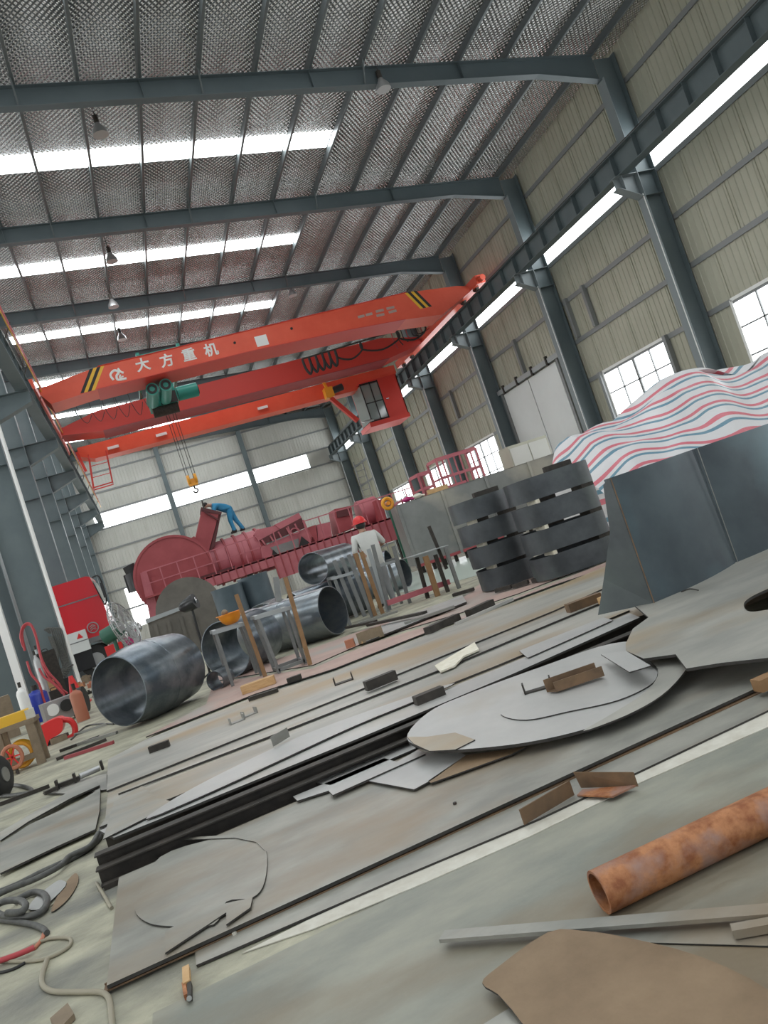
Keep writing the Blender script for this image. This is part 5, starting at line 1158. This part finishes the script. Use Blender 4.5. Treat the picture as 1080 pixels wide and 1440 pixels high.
def heap_box(px_, sz, m, lab, name='tool_box', lift=0., rz=.2):
    p = PZ(*px_, 0); t = thing(name, lab, 'box', p)
    MB().box(p+V((0, 0, lift+sz[2]/2)), sz, rz).build('body', m, t); MB().box(p+V((0, 0, lift+sz[2]+.012)), (sz[0]*.96, sz[1]*.96, .024), rz).build('lid', m, t)
    MB().tube([p+V((-.06, 0, lift+sz[2]+.02)), p+V((-.05, 0, lift+sz[2]+.07)), p+V((.05, 0, lift+sz[2]+.07)), p+V((.06, 0, lift+sz[2]+.02))], .01, 6).build('handle', 'black', t)
heap_box((70, 1006), (.4, .25, .22), 'red', 'red metal tool box at the foot of the hose cart', lift=.0)
heap_box((60, 1004), (.16, .16, .75), 'hook_yellow', 'tall orange-yellow case in the hose heap')
heap_box((79, 999), (.25, .2, .62), 'wood', 'tan wooden case in the hose heap', 'wooden_case')
heap_box((97, 984), (.35, .3, .5), 'black', 'black welding power box at the column foot')
heap_box((86, 1003), (.2, .2, .45), 'dark_steel', 'dark wire feeder box in the hose heap')
heap_box((68, 999), (.4, .3, 1.2), 'black', 'tall black welding cabinet behind the hose cart')
heap_box((86, 990), (.4, .35, 1.25), 'dark_steel', 'dark steel cabinet at the downpipe column foot')
heap_box((8, 1040), (.5, .4, .7), 'wood_dark', 'brown crate behind the timber stool')
heap_box((104, 1004), (.18, .16, .22), 'hook_yellow', 'small orange case beside the grey machine')
heap_box((77, 1016), (.22, .16, .16), 'red', 'low red case between blue cylinder and grey machine')
# scrap lying behind the column foot and below the truck
bits = [((112, 968), (.3, .2, .14), 'rust', 'rusty casting at the truck wheel'), ((122, 960), (.28, .22, .2), 'wood_dark', 'brown timber chock at the truck wheel'), ((130, 966), (.22, .16, .12), 'terracotta', 'reddish block before the truck'), ((138, 958), (.3, .2, .2), 'dark_steel', 'dark gearbox casting before the truck'), ((146, 966), (.25, .18, .1), 'rust', 'flat rusty lump beside the barrel'), ((126, 976), (.35, .08, .06), 'dark_steel', 'dark bar end behind the barrel'), ((112, 984), (.4, .1, .05), 'dark_steel', 'dark flat bar behind the terracotta cylinder'), ((140, 978), (.3, .1, .05), 'steel_rod', 'grey bar end behind the barrel')]
for q, sz, m_, lab in bits:
    p = PZ(*q, 0); b_ = MB().box(p+V((0, 0, sz[2]/2)), sz, random.uniform(-.5, .5)); b_.cyl(p+V((0, 0, sz[2])), p+V((0, 0, sz[2]+.04)), min(sz[0], sz[1])*.35, 10)
    b_.build('scrap_part', m_, label=lab, cat='scrap')
# red funnel
p = PZ(112, 992, 0); t = thing('red_cone', 'red plastic cone standing at the column foot', 'cone', p)
MB().box(p+V((0, 0, .02)), (.45, .45, .04)).build('base', 'red', t); MB().lathe(p+V((0, 0, .04)), p+V((0, 0, .62)), [(0, .17), (1, .04)], 18).build('cone', 'red', t, smooth=True)
# grey winch machine
p = PZ(92, 1014, 0); t = thing('cutting_machine', 'small grey machine with round dials beside the red cone', 'machine', p)
MB().box(p+V((0, 0, .22)), (.6, .35, .36), .3).build('body', 'alu', t); MB().cyl(p+V((.12, -.24, .26)), p+V((.12, -.17, .26)), .1, 14).build('dial', 'black', t); MB().cyl(p+V((-.1, -.24, .26)), p+V((-.1, -.17, .26)), .1, 14).build('dial', 'white', t)
MB().lathe(p+V((.3, -.1, .25)), p+V((.42, -.12, .25)), [(0, .22), (1, .22)], 18).build('wheel', 'black', t, smooth=True)
for s in (-1, 1): MB().bar(p+V((.2*s, 0, 0)), p+V((.2*s, 0, .06)), .06, .3).build('foot', 'dark_steel', t)
# red welding machine with loop handle (tilted shell)
p = PZ(76, 1046, 0); t = thing('red_blower', 'bright red plastic blower with a loop handle on the floor', 'blower', p)
Yb = p.y
MB().prism([PY(*q, Yb) for q in smoothpx([(56, 1024), (62, 1018), (80, 1010), (88, 1013), (86, 1030), (70, 1040), (66, 1051), (60, 1044)], 3)], (0, .3, 0)).build('housing', 'red', t)
MB().tube([PY(*q, Yb+.1) for q in [(84, 1012), (98, 1013), (105, 1022), (104, 1034), (92, 1040), (78, 1040)]], .04, 8, 4).build('loop_handle', 'red', t, smooth=True)
MB().box(PY(83, 1041, Yb-.02), (.2, .1, .1), .3).build('nozzle', 'wood_dark', t)
MB().box(V((p.x, Yb+.15, .03)), (.34, .26, .06)).build('foot', 'black', t)
# wooden stool with yellow grinder case
p = PZ(30, 1085, 0); Ys = p.y
s_l, s_r = PY(2, 1040, Ys), PY(52, 1025, Ys); zst = .52
st = thing('wooden_stool', 'old dark timber stool carrying the yellow case', 'stool', V(((s_l.x+s_r.x)/2, Ys+.2, 0)))
MB().span((s_l.x-.1, Ys, zst-.05), (s_r.x, Ys+.4, zst)).build('seat', 'wood_dark', st)
for x in (s_l.x-.04, s_r.x-.06):
    for y in (Ys+.04, Ys+.36): MB().bar((x, y, 0), (x, y, zst-.05), .09, .07, up=V((0, 1, 0))).build('leg', 'wood_dark', st)
MB().bar((s_l.x-.04, Ys+.04, .12), (s_r.x-.06, Ys+.04, .12), .05, .06).build('stretcher', 'wood_dark', st)
yc = thing('yellow_case', 'yellow power tool case on the timber stool', 'case', V(((s_l.x+s_r.x)/2-.05, Ys+.2, zst)))
MB().box(V(((s_l.x+s_r.x)/2-.05, Ys+.2, zst+.055)), (.36, .22, .11), .15).build('body', 'yellow', yc); MB().box(V(((s_l.x+s_r.x)/2+.14, Ys+.16, zst+.05)), (.1, .16, .1), .15).build('latch_end', 'pale', yc)
yh = thing('yellow_hose_coil', 'yellow coiled hose under the timber stool', 'hose', V((s_l.x+.1, Ys+.22, 0)))
for k in range(4): MB().tube([V((s_l.x+.12+math.cos(a)*.12, Ys+.1+.05*k, .17+math.sin(a)*.13)) for a in [q*math.pi/6 for q in range(12)]], .025, 6, 2, True).build('coil', 'yellow' if k % 2 else 'hook_yellow', yh, smooth=True)
# red reel and black wheel
p = PZ(10, 1118, 0); tw = thing('rubber_wheel', 'black rubber cart wheel on the concrete', 'wheel', p)
aw = V((.95, -.25, 0)).normalized()
MB().lathe(p+V((0, 0, .19))-aw*.04, p+V((0, 0, .19))+aw*.04, [(0, .09), (0, .16), (.3, .19), (.7, .19), (1, .16), (1, .09)], 28).build('tyre', 'black', tw, smooth=True)
MB().cyl(p+V((0, 0, .19))-aw*.05, p+V((0, 0, .19))+aw*.05, .07, 14).build('hub', 'steel_rod', tw)
rc = PY(18, 1064, Ys-.12); rr = thing('red_hose_reel', 'small red ring reel beside the timber stool', 'reel', V((rc.x, Ys-.12, 0)))
MB().tube([rc+V((math.cos(a)*.1, -.03, math.sin(a)*.12)) for a in [q*math.pi/8 for q in range(16)]], .022, 6, 1, True).build('ring', 'terracotta', rr, smooth=True)
for a in (0, 1.05, 2.1): MB().bar(rc+V((math.cos(a)*.1, -.03, math.sin(a)*.12)), rc-V((math.cos(a)*.1, .03, math.sin(a)*.12)), .015, .015).build('spoke', 'red', rr)
MB().bar(V((rc.x, Ys-.12, 0)), rc+V((0, 0, -.1)), .03, .03, up=V((0, 1, 0))).build('stand', 'dark_steel', rr)
# ================================================================== HOSES AND SCRAP IN THE FOREGROUND LEFT
def hose(pts, r, m, lab, name='hose', z0=None, cat='hose', rise=()):
    P = []
    for i, q in enumerate(pts):
        z = (r if z0 is None else z0) + (rise[i] if i < len(rise) else 0); P.append(PZ(q[0], q[1], z))
    return MB().tube(P, r, 10, 6).build(name, m, smooth=True, label=lab, cat=cat)
hose([(143, 1164), (138, 1180), (120, 1196), (95, 1210), (60, 1226), (20, 1246), (-30, 1265)], .017, 'hose_grey', 'thick grey hose running out from the channel ends')
hose([(138, 1172), (126, 1190), (98, 1204), (84, 1218), (50, 1236), (10, 1252), (-30, 1272)], .015, 'hose_grey', 'second grey hose twisted beside the thick one', z0=.034)
cp = [(20, 1268), (45, 1255), (62, 1258), (66, 1270), (55, 1284), (30, 1290), (5, 1288), (-10, 1278), (5, 1268), (25, 1266), (36, 1272), (30, 1282), (10, 1284)]
hose(cp, .016, 'hose_grey', 'coiled dark grey hose on the concrete', z0=.02, rise=[.0, .0, .0, .0, 0, 0, .01, .02, .03, .035, .035, .03, .03])
hose([(-20, 1292), (20, 1296), (45, 1300), (60, 1306), (66, 1312)], .013, 'hose_grey', 'dark grey hose tail with a fitting below the coil')
hose([(-20, 1350), (30, 1352), (65, 1348), (92, 1335), (100, 1325), (95, 1319), (70, 1320), (45, 1330), (20, 1342), (-20, 1355)], .007, 'hose_tan', 'brown cable loop on the concrete', z0=.008)
hose([(-20, 1358), (20, 1344), (40, 1336), (48, 1332)], .011, 'hose_red', 'red hose end lying in the brown cable loop', z0=.022)
hose([(48, 1334), (58, 1322), (62, 1312)], .008, 'terracotta', 'pinkish short cable by the red hose end')
hose([(66, 1350), (60, 1368), (60, 1385), (75, 1394), (110, 1395), (140, 1395), (152, 1402), (156, 1420), (158, 1450)], .0095, 'hose_tan', 'tan hose curving towards the plate corner')
hose([(-20, 1372), (15, 1364), (35, 1354)], .006, 'black', 'thin black cable below the brown loop')
hose([(136, 1242), (148, 1262), (157, 1277)], .008, 'hose_tan', 'short tan rod on the concrete by the front plate', 'short_rod', cat='rod')
hose([(0, 1110), (20, 1104), (40, 1108), (44, 1114), (20, 1118), (-5, 1120)], .018, 'hose_grey', 'dark cable loop at the rubber wheel')
hose([(100, 1040), (120, 1022), (140, 1018), (160, 1018)], .012, 'hose_grey', 'grey cable running from the red blower to the barrel')
hose([(60, 1280), (80, 1268), (100, 1250), (108, 1238), (104, 1230)], .004, 'hose_tan', 'thin wire arc around the rusty offcut', 'wire', cat='wire')
# wood/brown block bottom left
a = [PZ(*q, .02) for q in [(70, 1432), (95, 1410), (104, 1425), (80, 1450)]]
MB().prism(a, (0, 0, -.018)).build('timber_offcut', 'wood_dark', label='brown flat timber offcut in the foreground corner', cat='timber')
# welding clamp
cl = thing('welding_clamp', 'small rusty welding clamp lying below the plate edge', 'clamp', PZ(262, 1390, 0))
MB().bar(PZ(262, 1362, .014), PZ(263, 1385, .014), .022, .02).build('handle', 'wood', cl)
MB().bar(PZ(259, 1384, .012), PZ(262, 1402, .012), .012, .016).build('jaw', 'rust', cl); MB().bar(PZ(267, 1384, .012), PZ(267, 1404, .012), .012, .016).build('jaw', 'dark_steel', cl)
MB().cyl(PZ(266, 1404, .002), PZ(266, 1404, .02), .008, 8).build('bolt', 'steel_rod', cl)
# bench vice like clamp on left plates
cv = thing('pipe_clamp', 'grey pipe clamp with black jaws at the left plate edge', 'clamp', PZ(115, 1090, .02))
MB().cyl(PZ(112, 1092, .06), PZ(140, 1080, .06), .025, 12).build('bar', 'alu', cv, smooth=True)
MB().bar(PZ(80, 1106, .045), PZ(112, 1094, .045), .05, .035).build('jaw', 'dark_steel', cv)
for q in ((80, 1104), (105, 1094), (143, 1076)): MB().box(PZ(*q, .06), (.02, .06, .08)).build('jaw_plate', 'dark_steel', cv)
for i, (p, q, lab) in enumerate((((80, 1070), (150, 1042), 'dark flat bar nearest the barrel mouth'), ((85, 1058), (140, 1038), 'dark channel strip among the loose bars'), ((100, 1052), (165, 1032), 'grey flat strip among the loose bars'), ((92, 1068), (160, 1046), 'brown painted strip among the loose bars'), ((0, 1134), (70, 1108), 'long thin rod at the left plates'), ((105, 1035), (150, 1020), 'thin grey rod beside the red blower'))):
    a, b = PZ(*p, 0), PZ(*q, 0); MB().bar(a+V((0, 0, .018)), b+V((0, 0, .018)), .05 if i < 4 else .02, .032).build('loose_bar', ['dark_steel', 'dark_steel', 'steel_rod', 'maroon', 'dark_steel', 'steel_rod'][i], label=lab, cat='steel bar')
along((62, 1118), (80, 1110), .03, [(0, 0), (.05, 0), (.05, .03), (0, .03)], 'dark_steel', 'channel_offcut', 'dark stub offcut on the olive plates')
# ================================================================== PEOPLE
def person(name, lab, J, E_, mats, root, loc, extra):
    """J: joint -> (pos, radius); E_: (a, b, material slot)"""
    bm = bmesh.new(); sk = bm.verts.layers.skin.verify(); vv = {}
    for k, (p, r) in J.items():
        v = bm.verts.new(V(p)); v[sk].radius = (r, r) if not isinstance(r, tuple) else r; v[sk].use_root = (k == root); vv[k] = v
    for a, b, _ in E_: bm.edges.new((vv[a], vv[b]))
    me = bpy.data.meshes.new(name); bm.to_mesh(me); bm.free()
    o = bpy.data.objects.new(name, me); COL.objects.link(o)
    md = o.modifiers.new('skin', 'SKIN'); md.use_smooth_shade = True; o.modifiers.new('sub', 'SUBSURF').levels = 2
    dg = bpy.context.evaluated_depsgraph_get(); m2 = bpy.data.meshes.new_from_object(o.evaluated_get(dg)); bpy.data.objects.remove(o)
    m2.materials.clear(); [m2.materials.append(MT[x]) for x in mats]
    segs = [(V(J[a][0]), V(J[b][0]), s) for a, b, s in E_]
    for f in m2.polygons:
        c = f.center; best = None
        for a, b, s in segs:
            ab = b-a; t = max(0, min(1, (c-a).dot(ab)/max(ab.dot(ab), 1e-9))); dd = (a+ab*t-c).length
            if best is None or dd < best[0]: best = (dd, s)
        f.material_index = best[1]; f.use_smooth = True
    b = bpy.data.objects.new('person', m2); COL.objects.link(b); b.location = loc; ORG[b.name] = V(loc)
    return tag(b, lab, 'person')
def fingers(J, E_, wrist, dirn, side, slot, tag_, curl):
    d, s, u = frame(V(dirn), V(side)); w_ = V(J[wrist][0])
    pal = tag_+'palm'; J[pal] = (tuple(w_+d*.07), .032); E_.append((wrist, pal, slot))
    for i, ln in enumerate((.06, .075, .08, .072)):
        b0 = tag_+'f%d' % i; p0 = w_+d*.1+s*(.03-.02*i); p1 = p0+d*ln*.6+u*curl*.5; p2 = p1+d*ln*.4+u*curl
        J[b0] = (tuple(p0), .011); J[b0+'a'] = (tuple(p1), .0095); J[b0+'b'] = (tuple(p2), .008)
        E_ += [(pal, b0, slot), (b0, b0+'a', slot), (b0+'a', b0+'b', slot)]
    t0 = w_+d*.04+s*.045; t1 = t0+d*.04+s*.025
    J[tag_+'t'] = (tuple(t0), .012); J[tag_+'ta'] = (tuple(t1), .01); E_ += [(pal, tag_+'t', slot), (tag_+'t', tag_+'ta', slot)]
# worker in white, seen from behind, standing (skin 0, shirt 1, trousers 2, boots 3)
H_ = 1.72
J = dict(pel=((0, 0, .92), (.19, .15)), waist=((0, .0, 1.06), (.19, .15)), chest=((.0, .03, 1.28), (.225, .16)), neckb=((.0, .06, 1.43), .1), neck=((.0, .08, 1.48), .058), head0=((0, .1, 1.54), .075), head1=((0, .11, 1.62), .092), head2=((0, .1, 1.69), .07), nose=((0, .2, 1.6), .014),
 shL=((-.19, .04, 1.38), .075), elL=((-.29, .0, 1.13), .052), wrL=((-.27, .12, .93), .032), shR=((.19, .04, 1.38), .075), elR=((.33, .1, 1.17), .052), wrR=((.3, .32, 1.12), .032),
 hpL=((-.1, 0, .8), .11), knL=((-.12, .02, .46), .08), anL=((-.13, -.02, .09), .05), toL=((-.14, .15, .045), .04), heL=((-.13, -.06, .045), .04), hpR=((.1, 0, .8), .11), knR=((.12, .05, .46), .08), anR=((.14, .02, .09), .05), toR=((.16, .19, .045), .04), heR=((.14, -.03, .045), .04))
Es = [('pel', 'waist', 1), ('waist', 'chest', 1), ('chest', 'neckb', 1), ('neckb', 'neck', 0), ('neck', 'head0', 0), ('head0', 'head1', 0), ('head1', 'head2', 0), ('head1', 'nose', 0), ('chest', 'shL', 1), ('shL', 'elL', 1), ('elL', 'wrL', 0), ('chest', 'shR', 1), ('shR', 'elR', 1), ('elR', 'wrR', 0),
 ('pel', 'hpL', 1), ('hpL', 'knL', 2), ('knL', 'anL', 2), ('anL', 'toL', 3), ('anL', 'heL', 3), ('pel', 'hpR', 1), ('hpR', 'knR', 2), ('knR', 'anR', 2), ('anR', 'toR', 3), ('anR', 'heR', 3)]
fingers(J, Es, 'wrL', (0, .5, -.85), (1, 0, 0), 0, 'l', .01); fingers(J, Es, 'wrR', (-.2, .95, -.1), (0, 0, 1), 0, 'r', .01)
wp = V((PY(509, 740, 13.95).x, 13.95, .0))
wpn = person('person', 'worker in white shirt and red helmet seen from behind at the rack', J, Es, ['skin', 'shirt_white', 'trousers_grey', 'boot'], 'pel', wp, None)
def helmet(parent, c, m):
    MB().lathe(c, c+V((0, 0, .14)), [(0, .125), (.3, .122), (.6, .105), (.85, .07), (1, .02)], 24).build('helmet', m, parent, smooth=True)
    MB().lathe(c+V((0, .02, -.008)), c+V((0, .02, .008)), [(0, .15), (1, .145)], 24).build('helmet_brim', m, parent)
helmet(wpn, wp+V((0, .1, 1.63)), 'red')
MB().ball(wp+V((0, .075, 1.585)), .093, 14, (1, .95, .9)).build('hair', 'hair', wpn, smooth=True)
for s in (-1, 1): MB().ball(wp+V((.094*s, .1, 1.59)), .025, 8, (.5, 1, 1.2)).build('ear', 'skin', wpn, smooth=True)
# worker in blue, bending to the left over the chute on top of the tank
zt_ = zt if False else (ta.z+rt+.06)
J = dict(pel=((0, 0, .9), .165), waist=((-.14, -.0, 1.0), .16), chest=((-.36, 0, 1.14), .185), neckb=((-.5, 0, 1.2), .09), neck=((-.56, 0, 1.22), .055), head0=((-.62, 0, 1.24), .072), head1=((-.69, 0, 1.26), .09), head2=((-.75, 0, 1.27), .065), nose=((-.73, 0, 1.16), .014),
 shL=((-.42, -.19, 1.12), .085), elL=((-.52, -.24, .9), .062), wrL=((-.7, -.2, .82), .03), shR=((-.42, .19, 1.12), .085), elR=((-.55, .22, .9), .062), wrR=((-.74, .18, .84), .03),
 hpL=((.02, -.1, .86), .125), knL=((-.06, -.12, .47), .09), anL=((-.02, -.12, .09), .06), toL=((-.18, -.13, .045), .038), heL=((.05, -.12, .045), .038), hpR=((.06, .1, .86), .125), knR=((.16, .13, .48), .09), anR=((.32, .14, .1), .06), toR=((.18, .15, .05), .038), heR=((.38, .14, .05), .038))
Es = [('pel', 'waist', 1), ('waist', 'chest', 1), ('chest', 'neckb', 1), ('neckb', 'neck', 0), ('neck', 'head0', 0), ('head0', 'head1', 0), ('head1', 'head2', 0), ('head1', 'nose', 0), ('chest', 'shL', 1), ('shL', 'elL', 1), ('elL', 'wrL', 0), ('chest', 'shR', 1), ('shR', 'elR', 1), ('elR', 'wrR', 0),
 ('pel', 'hpL', 2), ('hpL', 'knL', 2), ('knL', 'anL', 2), ('anL', 'toL', 3), ('anL', 'heL', 3), ('pel', 'hpR', 2), ('hpR', 'knR', 2), ('knR', 'anR', 2), ('anR', 'toR', 3), ('anR', 'heR', 3)]
fingers(J, Es, 'wrL', (-.9, 0, -.3), (0, 1, 0), 0, 'l', .01); fingers(J, Es, 'wrR', (-.9, 0, -.3), (0, -1, 0), 0, 'r', .01)
bp_ = PY(330, 745, YM+.9)
bl = V((bp_.x, YM+.9, zt_+.005))
bpn = person('person', 'worker in blue overalls bending over the chute on the tank', J, Es, ['skin', 'cloth_blue', 'cloth_blue', 'boot'], 'pel', bl, None)
MB().ball(bl+V((-.71, 0, 1.29)), .095, 14, (1.05, .95, .85)).build('hair', 'hair', bpn, smooth=True)
for s in (-1, 1): MB().ball(bl+V((-.68, .09*s, 1.24)), .022, 8).build('ear', 'skin', bpn, smooth=True)
